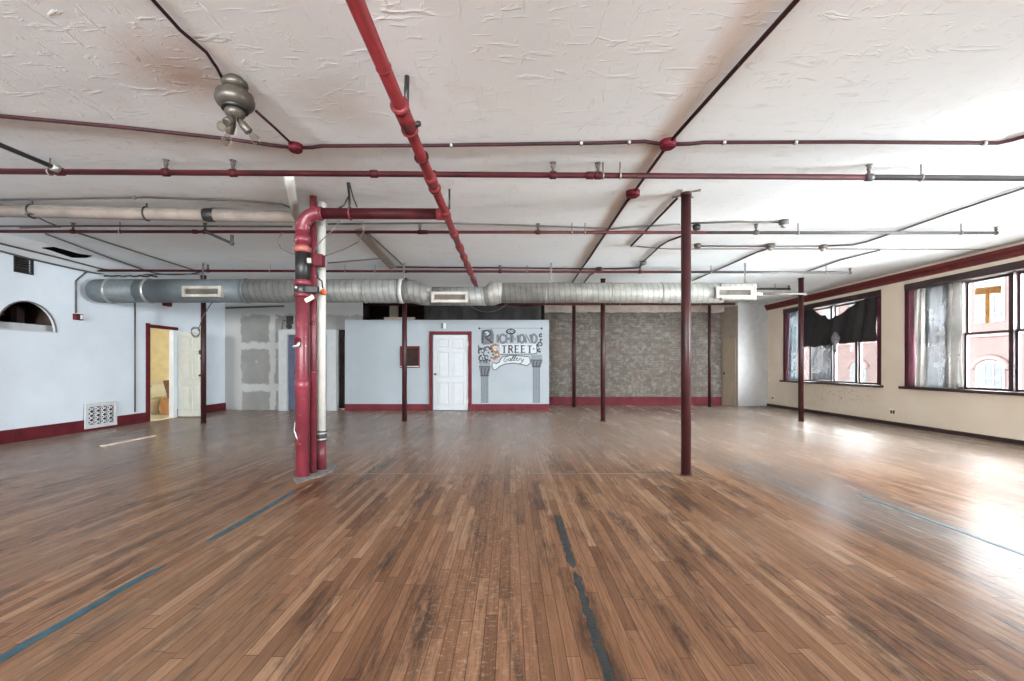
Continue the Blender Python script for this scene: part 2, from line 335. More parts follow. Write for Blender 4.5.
def panel(name, material, outer, holes, to3, normal, thick, parent=None):
    """a slab with openings: outline and holes in 2-D, placed in space by to3"""
    cu = bpy.data.curves.new(name, 'CURVE'); cu.dimensions = '2D'; cu.fill_mode = 'BOTH'
    for loop in [outer]+holes:
        sp = cu.splines.new('POLY'); sp.points.add(len(loop)-1); sp.use_cyclic_u = True
        for p, q in zip(sp.points, loop): p.co = (q[0], q[1], 0, 1)
    t = bpy.data.objects.new(name, cu); COL.objects.link(t); bpy.context.view_layer.update()
    me0 = bpy.data.meshes.new_from_object(t.evaluated_get(bpy.context.evaluated_depsgraph_get()))
    bpy.data.objects.remove(t); bpy.data.curves.remove(cu)
    mb = MB(); bm = mb.bm; bm.from_mesh(me0); bpy.data.meshes.remove(me0)
    bmesh.ops.remove_doubles(bm, verts=bm.verts[:], dist=1e-5)
    for v in bm.verts: v.co = Vector(to3(v.co.x, v.co.y))
    if thick:
        r = bmesh.ops.extrude_face_region(bm, geom=bm.faces[:])
        bmesh.ops.translate(bm, verts=[e for e in r['geom'] if isinstance(e, bmesh.types.BMVert)], vec=Vector(normal)*thick)
    return mb.build(name, material, parent)
def rect(a, b, c, d): return [(a, b), (c, b), (c, d), (a, d)]
# ---------------------------------------------------------------- room shell
YB = 13.75                                  # back brick wall
DY0, DY1, DZ = 9.71, 10.43, 2.03            # bathroom doorway in the left wall
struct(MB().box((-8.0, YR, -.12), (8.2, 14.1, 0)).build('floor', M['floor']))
struct(MB().box((-10.2, YR-.2, CZ), (8.3, 14.1, CZ+.12)).build('ceiling', M['ceiling']))
ac, ar, az = 7.27, .455, 1.76
arch = [(ac+ar*math.cos(math.pi*i/20), az+.48*math.sin(math.pi*i/20)) for i in range(21)]
door_hole = [(DY0, .001), (DY1, .001), (DY1, DZ), (DY0, DZ)]
struct(panel('wall_left', M['left_wall'], rect(YR, 0, 12.3, CZ), [arch, door_hole, rect(7.08, 2.70, 7.33, 2.92)], lambda a, b: (LW, a, b), (-1, 0, 0), .05))
holes = [rect(a, .80, b, 2.79) for a, b in WINS]
struct(panel('wall_right', M['right_wall'], rect(YR, 0, 14.0, CZ), holes, lambda a, b: (RW, a, b), (1, 0, 0), .28))
struct(MB().box((-7.93, YB, 0), (8.07, YB+.3, CZ)).build('wall_back', M['brick']))
struct(panel('wall_rear', M['right_wall'], rect(-7.9, 0, 8.0, CZ), [rect(x-1.6, 1.1, x+1.6, 2.7) for x in (-3.8, 1.9)], lambda a, b: (a, YR, b), (0, -1, 0), .2))
# taped drywall at the back left with a dark passage beside the partition
YD = 12.3
struct(panel('wall_drywall', M['drywall'], rect(-7.79, 0, -4.05, CZ), [rect(-4.76, .001, -4.3, 2.2)], lambda a, b: (a, YD, b), (0, 1, 0), .1))
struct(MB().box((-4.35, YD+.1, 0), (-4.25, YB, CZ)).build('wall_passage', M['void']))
struct(MB().box((-5.2, YD+.45, 0), (-4.35, YD+.5, CZ)).build('wall_passage_shade', M['void']))  # dark sheet added across the gap to stand for its shade
# white partition room
YP, PX0, PX1, PZ = 12.1, -4.44, 1.05, 2.44
D2 = ((432.5-VX)*YP/F, (468.5-VX)*YP/F)      # door in the partition
w2 = rect((402-VX)*YP/F, H-(366-VY)*YP/F, (418-VX)*YP/F, H-(348-VY)*YP/F)
struct(panel('wall_partition', M['partition'], rect(PX0, 0, PX1, PZ), [[(D2[0], .001), (D2[1], .001), (D2[1], 2.05), (D2[0], 2.05)], w2], lambda a, b: (a, YP, b), (0, 1, 0), .1))
struct(MB().box((PX1-.1, YP+.1, 0), (PX1, YB, PZ)).build('wall_partition_side', M['partition']))
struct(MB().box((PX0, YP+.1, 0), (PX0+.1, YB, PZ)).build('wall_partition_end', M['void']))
# red baseboards
def bboard(name, a, b, h, t, m=M['trim_red']):
    return struct(MB().box((a[0], a[1], 0), (b[0], b[1], h)).build(name, m, bevel=.008))
bboard('baseboard_left', (LW, YR), (LW+.03, DY0-.1), .21, 0)
bboard('baseboard_left_far', (LW, DY1+.1), (LW+.03, YD), .2, 0)
bboard('baseboard_partition', (PX0, YP-.03), (D2[0]-.09, YP), .18, 0)
bboard('baseboard_sign', (D2[1]+.09, YP-.03), (PX1, YP), .18, 0)
bboard('baseboard_brick', (PX1, YB-.04), (6.45, YB), .26, 0)
struct(MB().box((RW-.03, YR, 0), (RW, 13.6, .07)).build('baseboard_right', M['dark_wood']))
# dark red cornice along the window wall
pr = [(RW, 2.88), (RW-.05, 2.885), (RW-.06, 2.93), (RW-.1, 2.97), (RW-.11, 3.03), (RW, 3.05)]
struct(MB().prism([(x, YR, z) for x, z in pr], (0, 13.65-YR, 0)).build('trim_1', M['cornice']))
struct(MB().prism([(LW-.01, YR, 2.93), (LW+.62, YR, CZ+.01), (LW-.01, YR, CZ+.01)], (0, 12.3-YR, 0)).build('trim_7', M['ceiling']))
# ragged plaster header above the brick
random.seed(3)
hd = [(PX1, 3.1)]+[(PX1+(6.5-PX1)*i/40, 2.83+random.uniform(-.02, .02)) for i in range(41)]+[(6.5, 3.1)]
struct(MB().prism([(x, YB-.1, z) for x, z in hd], (0, .1, 0)).build('trim_2', M['batten']))
# angled closet in the far corner beside the window wall
struct(MB().prism([(6.74, 13.3, 0), (7.79, 13.62, 0), (7.79, 13.74, 0), (6.8, 13.42, 0)], (0, 0, 2.98)).build('wall_closet_front', M['closet_wall']))
struct(MB().prism([(6.74, 13.3, 0), (6.45, 13.74, 0), (6.53, 13.74, 0), (6.8, 13.36, 0)], (0, 0, 2.98)).build('wall_closet_side', M['closet_side']))
struct(MB().prism([(6.74, 13.3, 2.98), (7.79, 13.62, 2.98), (7.79, 13.74, 2.98), (6.45, 13.74, 2.98)], (0, 0, .11)).build('trim_3', M['closet_wall']))
def cside(t, z, off=0.0):
    a, b = Vector((6.74, 13.3, z)), Vector((6.45, 13.74, z)); n = Vector((-.44, -.29, 0)).normalized(); return a+(b-a)*t+n*off
d = setting('door_3')
MB().prism([cside(.12, .03, .003), cside(.86, .03, .003), cside(.86, 2.02, .003), cside(.12, 2.02, .003)], cside(0, 0, .022)-cside(0, 0)).build('door_leaf', mat('beige_door_paint', (126, 112, 94), .55, var=.04), d)
MB().sphere(cside(.78, .98, .05), .035).build('knob', M['knob'], d)
# ---------------------------------------------------------------- windows of the right wall
XG = RW+.19                                   # plane of the sashes
DIV = [[11.9, 11.12, 10.32], [7.93, 7.13, 6.34], [4.04, 3.22, 2.4]]
def make_window(k):
    y0, y1 = WINS[k]; z0, z1, zm = .80, 2.79, 1.76
    wn = setting('window_%d' % (k+1))
    MB().box((RW-.09, y0-.12, z0-.05), (XG+.03, y1+.12, z0)).build('sill', M['dark_wood'], wn, bevel=.008)
    MB().box((RW-.012, y1-.035, z0), (XG+.08, y1+.06, z1-.112)).build('jamb', M['jamb_red'], wn)
    MB().box((RW-.012, y0-.06, z0), (XG+.08, y0+.035, z1-.112)).build('jamb', M['jamb_red'], wn)
    MB().box((RW-.02, y0-.06, z1-.11), (XG+.08, y1+.06, z1+.015)).build('head', M['dark_wood'], wn)
    ys = [y1-.035]+DIV[k]+[y0+.035]
    for q in DIV[k]: MB().box((XG-.04, q-.035, z0), (XG+.08, q+.035, z1-.11)).build('mullion', M['dark_wood'], wn)
    for i in range(4):
        a, b = ys[i+1]+(.035 if i < 3 else 0), ys[i]-(.035 if i else 0)
        for (lo, hi, dx, nm) in ((z0, zm+.02, 0, 'lower_sash'), (zm-.02, z1-.11, .035, 'upper_sash')):
            s = MB(); t = .032
            fr_yz(s, a, b, lo, hi, XG+dx, XG+dx+.035, t)
            so = s.build(nm, M['dark_wood'], wn)
            MB().box((XG+dx+.014, a+t-.004, lo+t), (XG+dx+.02, b-t+.004, hi-t+.004)).build('pane', M['glass'], so)
    return wn
for k in range(3): make_window(k)
struct(MB().box((8.2, -30, -7.2), (22.0, 60, -7.0)).build('street', mat('pale_bounce_street', (205, 204, 200), .9)))  # unseen street, added to block low sky and bounce light upward
# ---------------------------------------------------------------- brick building across the street
fx0 = 22.0
bd = thing('brick_building', 'pink brick building with arched windows across the street', 'building', (fx0, 24, -7))
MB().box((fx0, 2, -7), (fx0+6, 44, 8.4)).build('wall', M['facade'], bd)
for z in (2.55, 6.2): MB().box((fx0-.12, 2, z), (fx0, 44, z+.18)).build('ledge', M['stone'], bd)
for r, (zb, zt, archy) in enumerate(((-.9, 1.05, True), (3.2, 5.2, False))):
    for i in range(11):
        yc = 5.0+i*2.6; hw = .62
        if archy: out = [(yc-hw, zb), (yc+hw, zb)]+[(yc+hw*math.cos(math.pi*j/10), zt+.42*math.sin(math.pi*j/10)) for j in range(11)]
        else: out = rect(yc-hw, zb, yc+hw, zt)
        fr = MB().prism([(fx0-.06, a, b) for a, b in out], (.1, 0, 0)).build('window', M['frame_white'], bd)
        sc = .86; zc = (zb+zt)/2
        g_ = MB().prism([(fx0-.075, yc+(a-yc)*sc, zc+(b-zc)*.92) for a, b in out], (.02, 0, 0)).build('pane', M['far_glass'], fr)
        mu = MB()
        for q in (-.2, .2): mu.box((fx0-.1, yc+q-.025, zb+.1), (fx0-.07, yc+q+.025, zt+(.2 if archy else -.08)))
        for q in (.2, .4, .6, .8): mu.box((fx0-.1, yc-hw*.85, zb+(zt-zb)*q-.025), (fx0-.07, yc+hw*.85, zb+(zt-zb)*q+.025))
        mu.build('muntin', M['frame_white'], fr)
        if archy: MB().tube([(fx0-.05, yc+(hw+.14)*math.cos(math.pi*j/10), zt+.55*math.sin(math.pi*j/10)) for j in range(11)], .12, 6).build('brick_arch', M['stone'], bd)
# ---------------------------------------------------------------- cloths and sheets on the windows
def cloth(name, X, cols, m, thick=.006, fold=.03, nf=5, seed=1, sub=10, nz=18):
    """cols: list of (y, z_top, z_bottom) across the cloth"""
    rnd = random.Random(seed); mb = MB(); bm = mb.bm; rows = []
    n = (len(cols)-1)*sub; ph = rnd.uniform(0, 6)
    for i in range(n+1):
        k = min(i//sub, len(cols)-2); t = (i-k*sub)/sub; t2 = t*t*(3-2*t)
        y = cols[k][0]+(cols[k+1][0]-cols[k][0])*t; zt = cols[k][1]+(cols[k+1][1]-cols[k][1])*t2; zb = cols[k][2]+(cols[k+1][2]-cols[k][2])*t2
        r = []
        for j in range(nz+1):
            v = j/nz; s = i/n
            dx = fold*(math.sin(s*nf*6.283+ph+v*1.7)+.5*math.sin(s*nf*11+v*4+ph*2)+.35*math.sin(v*9+s*5))
            r.append(bm.verts.new((X-.01+dx*.5-.02*v, y+.012*math.sin(v*7+s*9), zt+(zb-zt)*v+.012*math.sin(s*23+v*3))))
        rows.append(r)
    for A, B in zip(rows, rows[1:]):
        for j in range(nz): f = bm.faces.new((A[j], A[j+1], B[j+1], B[j])); f.smooth = True
    o = mb.build(name, m); sm = o.modifiers.new('thickness', 'SOLIDIFY'); sm.thickness = thick; sm.offset = 0
    return o
def W(x, y, X=RW+.1): p = PX(x, y, X); return p.y, p.z
def colpx(lst, X): return [(W(x, a, X)[0], W(x, a, X)[1], W(x, b, X)[1]) for x, a, b in lst]
XC = RW+.09
bc = thing('black_curtain', 'black cloth sagging across the far window, tied in a knot at its middle', 'curtain', (XC, 10.9, 1.5))
o = cloth('drape', XC, colpx([(799, 310, 349), (811, 308.5, 347), (822, 315, 346), (831, 318.5, 345), (836, 319, 343)], XC), M['black_cloth'], fold=.04, nf=2, seed=4); o.parent = bc; o.location = -bc.location; o.name = 'short_drape'
o = cloth('drape', XC-.03, colpx([(832, 319, 346), (838, 315, 344), (850, 307, 343), (860, 301.5, 341.5), (868, 297, 341), (877.5, 294.5, 340)], XC-.03), M['black_cloth'], fold=.05, nf=2.5, seed=9); o.parent = bc; o.location = -bc.location; o.name = 'wide_drape'
kn = W(835, 337, XC-.09); t = MB()
t.lathe((XC-.08, kn[0], kn[1]-.38), [(.01, 0), (.05, .06), (.045, .16), (.085, .28), (.1, .36), (.06, .44), (.03, .5)], n=14)
t.build('knot', mat('grey_cloth_knot', (92, 90, 92), .9, var=.3, scale=20), bc, 'grey knotted end of the black cloth')
o = cloth('lace_curtain', XC+.03, colpx([(812, 344, 381), (821, 343, 380), (830.5, 343, 380)], XC+.03), M['lace'], .004, .05, 3, 3)
tag(o, 'thin grey lace curtain hanging under the black cloth in the far window', 'curtain')
o = cloth('plastic_sheet', XC+.03, colpx([(790, 313, 379), (794, 312, 379), (799, 311, 379.5)], XC+.03), M['aqua'], .004, .03, 2, 5)
tag(o, 'pale aqua plastic sheet in the narrow bay behind the maroon column', 'plastic sheet')
ps = thing('plastic_sheet', 'white translucent plastic sheet over the first bay of the nearer window', 'plastic sheet', (XC, 8.3, .82))
for a, mm, nm, sd in (([(915.5, 286, 387), (922, 285, 388), (929, 284, 389)], M['sheer'], 'crumpled_edge', 2), ([(927, 285, 389), (940, 284, 388), (950, 283, 388.5)], M['sheer'], 'sheet', 6), ([(946, 282, 388), (954, 281, 389), (964.5, 278, 387)], M['white'], 'folded_flap', 8)):
    o = cloth(nm, XC+.02, colpx(a, XC+.02), M['lace'] if nm == 'sheet' else M['sheer'], .004, .045 if nm != 'sheet' else .02, 2.5, sd); o.parent = ps; o.location = -ps.location; o.name = nm
tp = MB(); Xt = XG+.03
q0, q1 = W(975.5, 288, Xt), W(1001.5, 285, Xt); q2, q3 = W(987.5, 323, Xt), W(992, 297, Xt)
tt = thing('tan_tape', 'tan tape stuck in a T shape on the upper pane of the nearer window', 'tape', (Xt-.004, q2[0], q2[1]))
MB().prism([(Xt, q0[0], W(975.5, 295, Xt)[1]), (Xt, q1[0], W(1001.5, 292.5, Xt)[1]), (Xt, q1[0], W(1001.5, 285.5, Xt)[1]), (Xt, q0[0], W(975.5, 288.5, Xt)[1])], (-.004, 0, 0)).build('cross_strip', M['tan_tape'], tt)
MB().prism([(Xt-.004, W(986, 323, Xt)[0], q2[1]), (Xt-.004, W(990.5, 323, Xt)[0], q2[1]), (Xt-.004, W(990.5, 293, Xt)[0], W(988, 290.5, Xt)[1]), (Xt-.004, W(986, 293, Xt)[0], W(988, 290.5, Xt)[1])], (-.004, 0, 0)).build('upright_strip', M['tan_tape'], tt)
# ---------------------------------------------------------------- partition: door, small window, sign
def six_panel(o, x0, x1, z0, z1, y, dy, m, flip=1):
    """door leaf in the xz plane with six raised panels on the camera side"""
    MB().box((x0, y, z0), (x1, y+dy, z1)).build('door_leaf', m, o, bevel=.004)
    wd, ht = x1-x0, z1-z0
    for cx in (.29, .71):
        for (lo, hi) in ((.06, .37), (.44, .77), (.82, .94)):
            a, b = x0+wd*(cx-.155), x0+wd*(cx+.155); l, h = z0+ht*lo, z0+ht*hi
            mb = MB(); bm = mb.bm
            r1 = [bm.verts.new((p[0], y, p[1])) for p in rect(a, l, b, h)]
            r2 = [bm.verts.new((p[0], y+.016, p[1])) for p in rect(a+.018, l+.018, b-.018, h-.018)]
            r3 = [bm.verts.new((p[0], y-.006, p[1])) for p in rect(a+.05, l+.05, b-.05, h-.05)]
            r0 = [bm.verts.new((p[0], y-.012, p[1])) for p in rect(a-.008, l-.008, b+.008, h+.008)]
            for A, B in ((r0, r1), (r1, r2), (r2, r3)):
                for i in range(4): bm.faces.new((A[i], A[(i+1) % 4], B[(i+1) % 4], B[i]))
            bm.faces.new(r3)
            mb.build('panel', m, o)
d = setting('door_2')
six_panel(d, D2[0]+.015, D2[1]-.015, .012, 2.04, YP+.02, .04, M['door_white'])
kx = D2[0]+.075
MB().lathe((kx, YP+.02, .98), [(.03, 0), (.03, .008), (.012, .012), (.012, .035), (.028, .045), (.03, .06), (.018, .075)], (0, -1, 0), 16).build('knob', M['knob'], d)
for z in (.25, 1.05, 1.8): MB().cbox((D2[1]-.012, YP+.005, z), .02, .02, .1).build('hinge', M['steel'], d)
fr = MB().box((D2[0]-.085, YP-.03, 0), (D2[0], YP, 2.13)).box((D2[1], YP-.03, 0), (D2[1]+.085, YP, 2.13)).box((D2[0], YP-.03, 2.05), (D2[1], YP, 2.13))
struct(fr.build('trim_4', M['trim_red']))
wn = setting('window_5')
a, l, b, h = w2[0][0], w2[0][1], w2[2][0], w2[2][1]
fr_xz(MB(), a-.05, b+.05, l-.05, h+.05, YP-.025, YP, .05).build('frame', M['trim_red'], wn)
MB().box((a, YP+.05, l), (b, YP+.055, h)).build('pane', mat('dark_brown_pane', (46, 34, 28), .7, spec=.1), wn)
MB().box((a-.03, YP-.06, l-.02), (b+.03, YP-.026, l+.0)).build('sill', M['white'], wn)
p = P(443.5, 326, YP)
t = thing('door_chime', 'small white and grey box on the wall above the six-panel door', 'chime box', (p.x, YP, p.z-.06))
MB().cbox((p.x-.03, YP-.02, p.z), .06, .04, .14).build('grey_half', M['conduit'], t, bevel=.006); MB().cbox((p.x+.03, YP-.02, p.z), .06, .04, .14).build('white_half', M['white'], t, bevel=.006)
# painted sign
S = YP/F
def mp(u, v, d=0.0):          # sign sketch units -> wall (u, v read off an enlarged view)
    p = P(470+u/7.565, 320+v/7.565, YP); return Vector((p.x, YP-.003-d, p.z))
sg = thing('painted_sign', 'black and grey painted sign with lettering on two painted columns beside the white door', 'painted sign', (mp(300, 630).x, YP, mp(0, 630).z))
def shape(pts, m, name, d=0.0, th=.003): return MB().prism([mp(u, v, d) for u, v in pts], (0, -th, 0)).build(name, m, sg)
def stroke(pts, wd, m, name, d=.004, th=.003, parent=None):
    pts = [Vector((u, v)) for u, v in pts]; L, R = [], []
    for i, p_ in enumerate(pts):
        t_ = (pts[min(i+1, len(pts)-1)]-pts[max(i-1, 0)]).normalized(); nrm = Vector((-t_.y, t_.x)); ww = wd[i] if isinstance(wd, list) else wd
        L.append(p_+nrm*ww/2); R.append(p_-nrm*ww/2)
    mb = MB(); bm = mb.bm
    f3 = [[bm.verts.new(mp(q.x, q.y, d+k*th)) for q in s_] for k in (0, 1) for s_ in (L, R)]
    for i in range(len(pts)-1):
        bm.faces.new((f3[2][i], f3[2][i+1], f3[3][i+1], f3[3][i])); bm.faces.new((f3[0][i], f3[1][i], f3[1][i+1], f3[0][i+1]))
        bm.faces.new((f3[0][i], f3[0][i+1], f3[2][i+1], f3[2][i])); bm.faces.new((f3[1][i], f3[3][i], f3[3][i+1], f3[1][i+1]))
    return mb.build(name, m, parent or sg)
def spiral(cx, cy, r, a0, turns, sgn=1, n=22): return [(cx+r*(1-.8*i/n)*math.cos(a0+sgn*turns*6.283*i/n), cy+r*(1-.8*i/n)*math.sin(a0+sgn*turns*6.283*i/n)) for i in range(n+1)]
for (x0, x1, yt, cx0, cx1, cy0) in ((82, 139, 424, 68, 156, 350), (474, 530, 356, 458, 548, 300)):
    sh = shape(rect(x0, yt, x1, 628), M['pale_ink'], 'painted_shaft')
    for q in (.1, .32, .55, .78, .93): stroke([(x0+(x1-x0)*q, yt), (x0+(x1-x0)*q, 628)], 4.5, M['grey_ink'], 'flute', .003, parent=sh)
    cp = shape([(x0-2, yt), (x1+2, yt), (cx1-4, cy0+24), (cx1, cy0), (cx0, cy0), (cx0+4, cy0+24)], M['grey_ink'], 'painted_capital', .004)
    for q in (.2, .5, .8): stroke([(x0+(x1-x0)*q, yt-4), (cx0+(cx1-cx0)*q, cy0+30), (cx0+(cx1-cx0)*q+6, cy0+12)], 8, M['ink'], 'leaf', .008, parent=cp)
    stroke([(x0-4, yt-2), (x1+4, yt-2)], 8, M['ink'], 'necking', .008, parent=cp); stroke([(cx0, cy0+3), (cx1, cy0+3)], 7, M['ink'], 'abacus', .008, parent=cp)
shape(rect(72, 300, 152, 352), M['pale_ink'], 'grey_block'); shape(rect(462, 262, 546, 302), M['pale_ink'], 'grey_block')
stroke([(72, 62), (545, 62)], 3, M['grey_ink'], 'top_line', .001)
for u in (72, 542): MB().lathe(mp(u, 64), [(.028, 0), (.028, .012), (.01, .016)], (0, -1, 0), 12).build('corner_stud', M['ink'], sg)
# initial letter on its dark block
shape([(86, 76), (168, 68), (182, 112), (178, 178), (100, 188), (82, 150)], M['grey_ink'], 'initial_block')
stroke([(102, 82), (98, 130), (92, 178)], 14, M['ink'], 'initial_letter', .004)
stroke([(96, 86), (130, 78), (156, 92), (152, 116), (112, 130)], 11, M['ink'], 'initial_letter', .004)
stroke([(114, 128), (138, 150), (170, 172)], 13, M['ink'], 'initial_letter', .004)
stroke([(116, 96), (132, 92), (140, 102), (126, 114)], 9, M['white_ink'], 'highlight', .008)
stroke(spiral(126, 128, 52, -1.2, .55, 1), 5, M['ink'], 'scroll', .006)
# letters
def poly_letters(text, x0, y0, wd, ht, gap, m, name, sw, d=.006, slab=False):
    strokes = {'I': [[(.5, 0), (.5, 1)]], 'C': [[(.95, .18), (.7, 0), (.3, .02), (.05, .3), (.05, .7), (.3, .98), (.7, 1), (.95, .82)]], 'H': [[(.1, 0), (.1, 1)], [(.9, 0), (.9, 1)], [(.1, .5), (.9, .5)]],
        'M': [[(.05, 1), (.12, 0), (.5, .7), (.88, 0), (.95, 1)]], 'O': [[(.5, 0), (.15, .15), (.05, .5), (.15, .85), (.5, 1), (.85, .85), (.95, .5), (.85, .15), (.5, 0)]],
        'N': [[(.1, 1), (.1, 0), (.9, 1), (.9, 0)]], 'D': [[(.12, 0), (.12, 1), (.55, 1), (.9, .75), (.9, .25), (.55, 0), (.12, 0)]],
        'T': [[(.5, 0), (.5, 1)], [(.02, .05), (.98, .05)]], 'R': [[(.18, 0), (.18, 1)], [(.18, .04), (.7, .05), (.85, .26), (.7, .48), (.18, .5)], [(.5, .5), (.95, 1)]],
        'E': [[(.18, 0), (.18, 1)], [(.18, .05), (.92, .05)], [(.18, .5), (.75, .5)], [(.18, .95), (.95, .95)]], 'S': [[(.9, .2), (.65, .02), (.25, .06), (.12, .28), (.35, .46), (.7, .56), (.88, .78), (.65, .98), (.2, .96), (.08, .8)]]}
    x = x0
    for i, ch in enumerate(text):
        ww = wd*(.45 if ch == 'I' else 1.15 if ch == 'M' else 1)
        L = strokes[ch]; root = None
        for k, s_ in enumerate(L):
            o = stroke([(x+a*ww, y0+b*ht) for a, b in s_], sw*(.62 if slab and k and ch != 'R' else 1), m, name, d+.0006*k, parent=root); root = root or o
        if slab:
            for (a, b) in ([(.5, 1)] if ch == 'T' else [(.18, 1), (.18, 0)]): stroke([(x+a*ww-9, y0+b*ht), (x+a*ww+9, y0+b*ht)], 6, m, 'serif', d+.003, parent=root)
        x += ww+gap
poly_letters('ICHMOND', 200, 110, 42, 62, 5, M['ink'], 'letter', 15, .004)
poly_letters('ICHMOND', 200, 110, 42, 62, 5, M['pale_ink'], 'letter_face', 5, .0105)
pts = [(308+38*math.cos(6.283*i/20), 88+23*math.sin(6.283*i/20)) for i in range(20)]
shape(pts, M['ink'], 'oval_badge', .009)
for u in (297, 319): stroke([(u+8*math.cos(6.283*i/10), 86+9*math.sin(6.283*i/10)) for i in range(11)], 4, M['white_ink'], 'badge_ring', .013)
shape([(224, 184), (500, 180), (506, 252), (228, 258)], M['white_ink'], 'word_ground', .004)
stroke([(228, 259), (470, 257), (508, 250)], 6, M['ink'], 'word_shadow', .006); stroke([(503, 182), (507, 250)], 6, M['ink'], 'word_shadow', .006)
poly_letters('TREET', 240, 193, 38, 54, 10, M['ink'], 'letter', 11, .009, slab=True)
shape([(481, 210), (490, 218), (481, 226), (472, 218)], M['grey_ink'], 'dot', .009)
stroke([(216, 196), (188, 188), (160, 202), (166, 226), (204, 244), (214, 270), (186, 292), (152, 282)], [14, 22, 24, 26, 30, 28, 22, 10], M['rust_ink'], 'rust_initial', .009)
stroke([(206, 202), (186, 200), (174, 208), (182, 222)], 7, M['white_ink'], 'highlight', .013); stroke([(196, 250), (202, 266), (184, 280)], 6, M['ink'], 'shade_line', .013)
for (cx, cy, r, a0, tn, sgn) in ((92, 236, 28, 2.6, 1.1, 1), (128, 222, 24, .2, .9, -1), (88, 292, 24, -1.5, 1.1, -1), (128, 280, 22, 1.0, 1.0, 1), (74, 212, 16, 0, .9, 1), (532, 186, 22, 2.2, 1.2, 1), (536, 120, 15, -1.0, 1.0, -1), (524, 226, 16, .8, 1.0, 1), (540, 152, 10, 2, .8, 1), (118, 318, 16, 3, 1, 1)):
    stroke(spiral(cx, cy, r, a0, tn, sgn), [13-8*i/22 for i in range(23)], M['ink'], 'scroll', .005)
for (u, v, rr) in ((70, 250, 9), (104, 262, 11), (140, 246, 8), (76, 318, 10), (150, 306, 9), (110, 208, 8), (64, 196, 8)):
    shape([(u+rr*math.cos(6.283*i/5+u)*(1 if i % 2 else .6), v+rr*math.sin(6.283*i/5+u)) for i in range(5)], M['ink'], 'scroll_leaf', .005)
for k_, (u, v) in enumerate(((160, 214), (190, 226), (176, 262), (206, 262), (168, 240))):
    shape([(u+9*math.cos(6.283*i/6+k_), v+8*math.sin(6.283*i/6+k_)) for i in range(6)], M['white_ink'] if k_ % 2 else M['ink'], 'rust_fleck', .0135)
# ribbon under the words
top = [(232, 296), (250, 276), (300, 268), (360, 270), (430, 276), (452, 282)]; bot = [(456, 326), (430, 346), (380, 334), (320, 326), (262, 334), (222, 352), (200, 374), (178, 378)]
loop = [(166, 352), (170, 322), (200, 330), (222, 318)]+top+bot
shape(loop, M['white_ink'], 'ribbon', .006); stroke(loop+[loop[0]], 6.5, M['ink'], 'ribbon_edge', .01)
def curs(pts, x, y, s=1.0): return [(x+a*s+(-b)*.35*s, y+b*s) for a, b in pts]
gx = 250
for k, (pts, adv) in enumerate((([(30, -36), (14, -40), (2, -26), (2, -8), (14, 0), (26, -6), (27, -18), (16, -18)], 34), ([(18, -20), (6, -22), (2, -8), (8, 0), (18, -10), (20, -20), (18, -4), (24, 0)], 26), ([(0, 0), (8, -22), (10, -42), (4, -42), (2, -10), (8, 0), (14, -4)], 16), ([(0, 0), (8, -22), (10, -42), (4, -42), (2, -10), (8, 0), (14, -4)], 16), ([(0, -8), (14, -16), (10, -24), (2, -16), (4, 0), (18, -4)], 22), ([(0, 0), (4, -20), (6, -14), (16, -22)], 18), ([(0, -20), (4, -4), (14, -6), (18, -20), (14, 4), (4, 16), (-4, 10)], 20))):
    stroke(curs(pts, gx, 316-3*math.sin(k*.5)*3), 5.5, M['ink'], 'script_letter', .011); gx += adv
# ---------------------------------------------------------------- above and beside the partition
blk = MB(); x0, x1 = (424-VX)*12.3/F, (541-VX)*12.3/F
o = cloth('black_tarp', 0, [(0, 1, 0), (1, 1, 0)], M['black_cloth'])
bpy.data.objects.remove(o)
mb = MB(); bm = mb.bm; rows = []
for i in range(41):
    t_ = i/40; xx = x0+(x1-x0)*t_; r = []
    for j in range(9):
        v = j/8; r.append(bm.verts.new((xx, 12.3+.02*math.sin(t_*30+v*2)+.015*math.sin(t_*71), 2.435+(.43-.03*math.sin(t_*9)**2)*v)))
    rows.append(r)
for A, B in zip(rows, rows[1:]):
    for j in range(8): f = bm.faces.new((A[j], A[j+1], B[j+1], B[j])); f.smooth = True
o = mb.build('black_tarp', M['black_cloth']); s_ = o.modifiers.new('thickness', 'SOLIDIFY'); s_.thickness = .01
tag(o, 'black tarp hung above the white partition wall behind the duct', 'tarp')
struct(MB().box((PX0, YB-.06, 2.3), (PX1+.0, YB-.01, CZ)).build('wall_loft_shade', M['void']))  # dark sheet over the brick, paints in the shade above the partition
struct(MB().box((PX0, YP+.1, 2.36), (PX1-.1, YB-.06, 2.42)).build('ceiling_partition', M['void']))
tag(MB().box((P(384, 319, 12.45).x, 12.45, 2.421), (P(414, 319, 12.45).x, 12.68, 2.55)).build('wooden_board', M['batten']), 'pale board lying on top of the partition above its little window', 'board')
pp = P(391, 312, 12.6); tag(MB().box((pp.x-.12, 12.9, 2.421), (pp.x+.1, 13.05, 3.099)).build('wooden_post', M['closet_side']), 'grey wooden post rising above the partition behind the duct', 'post')
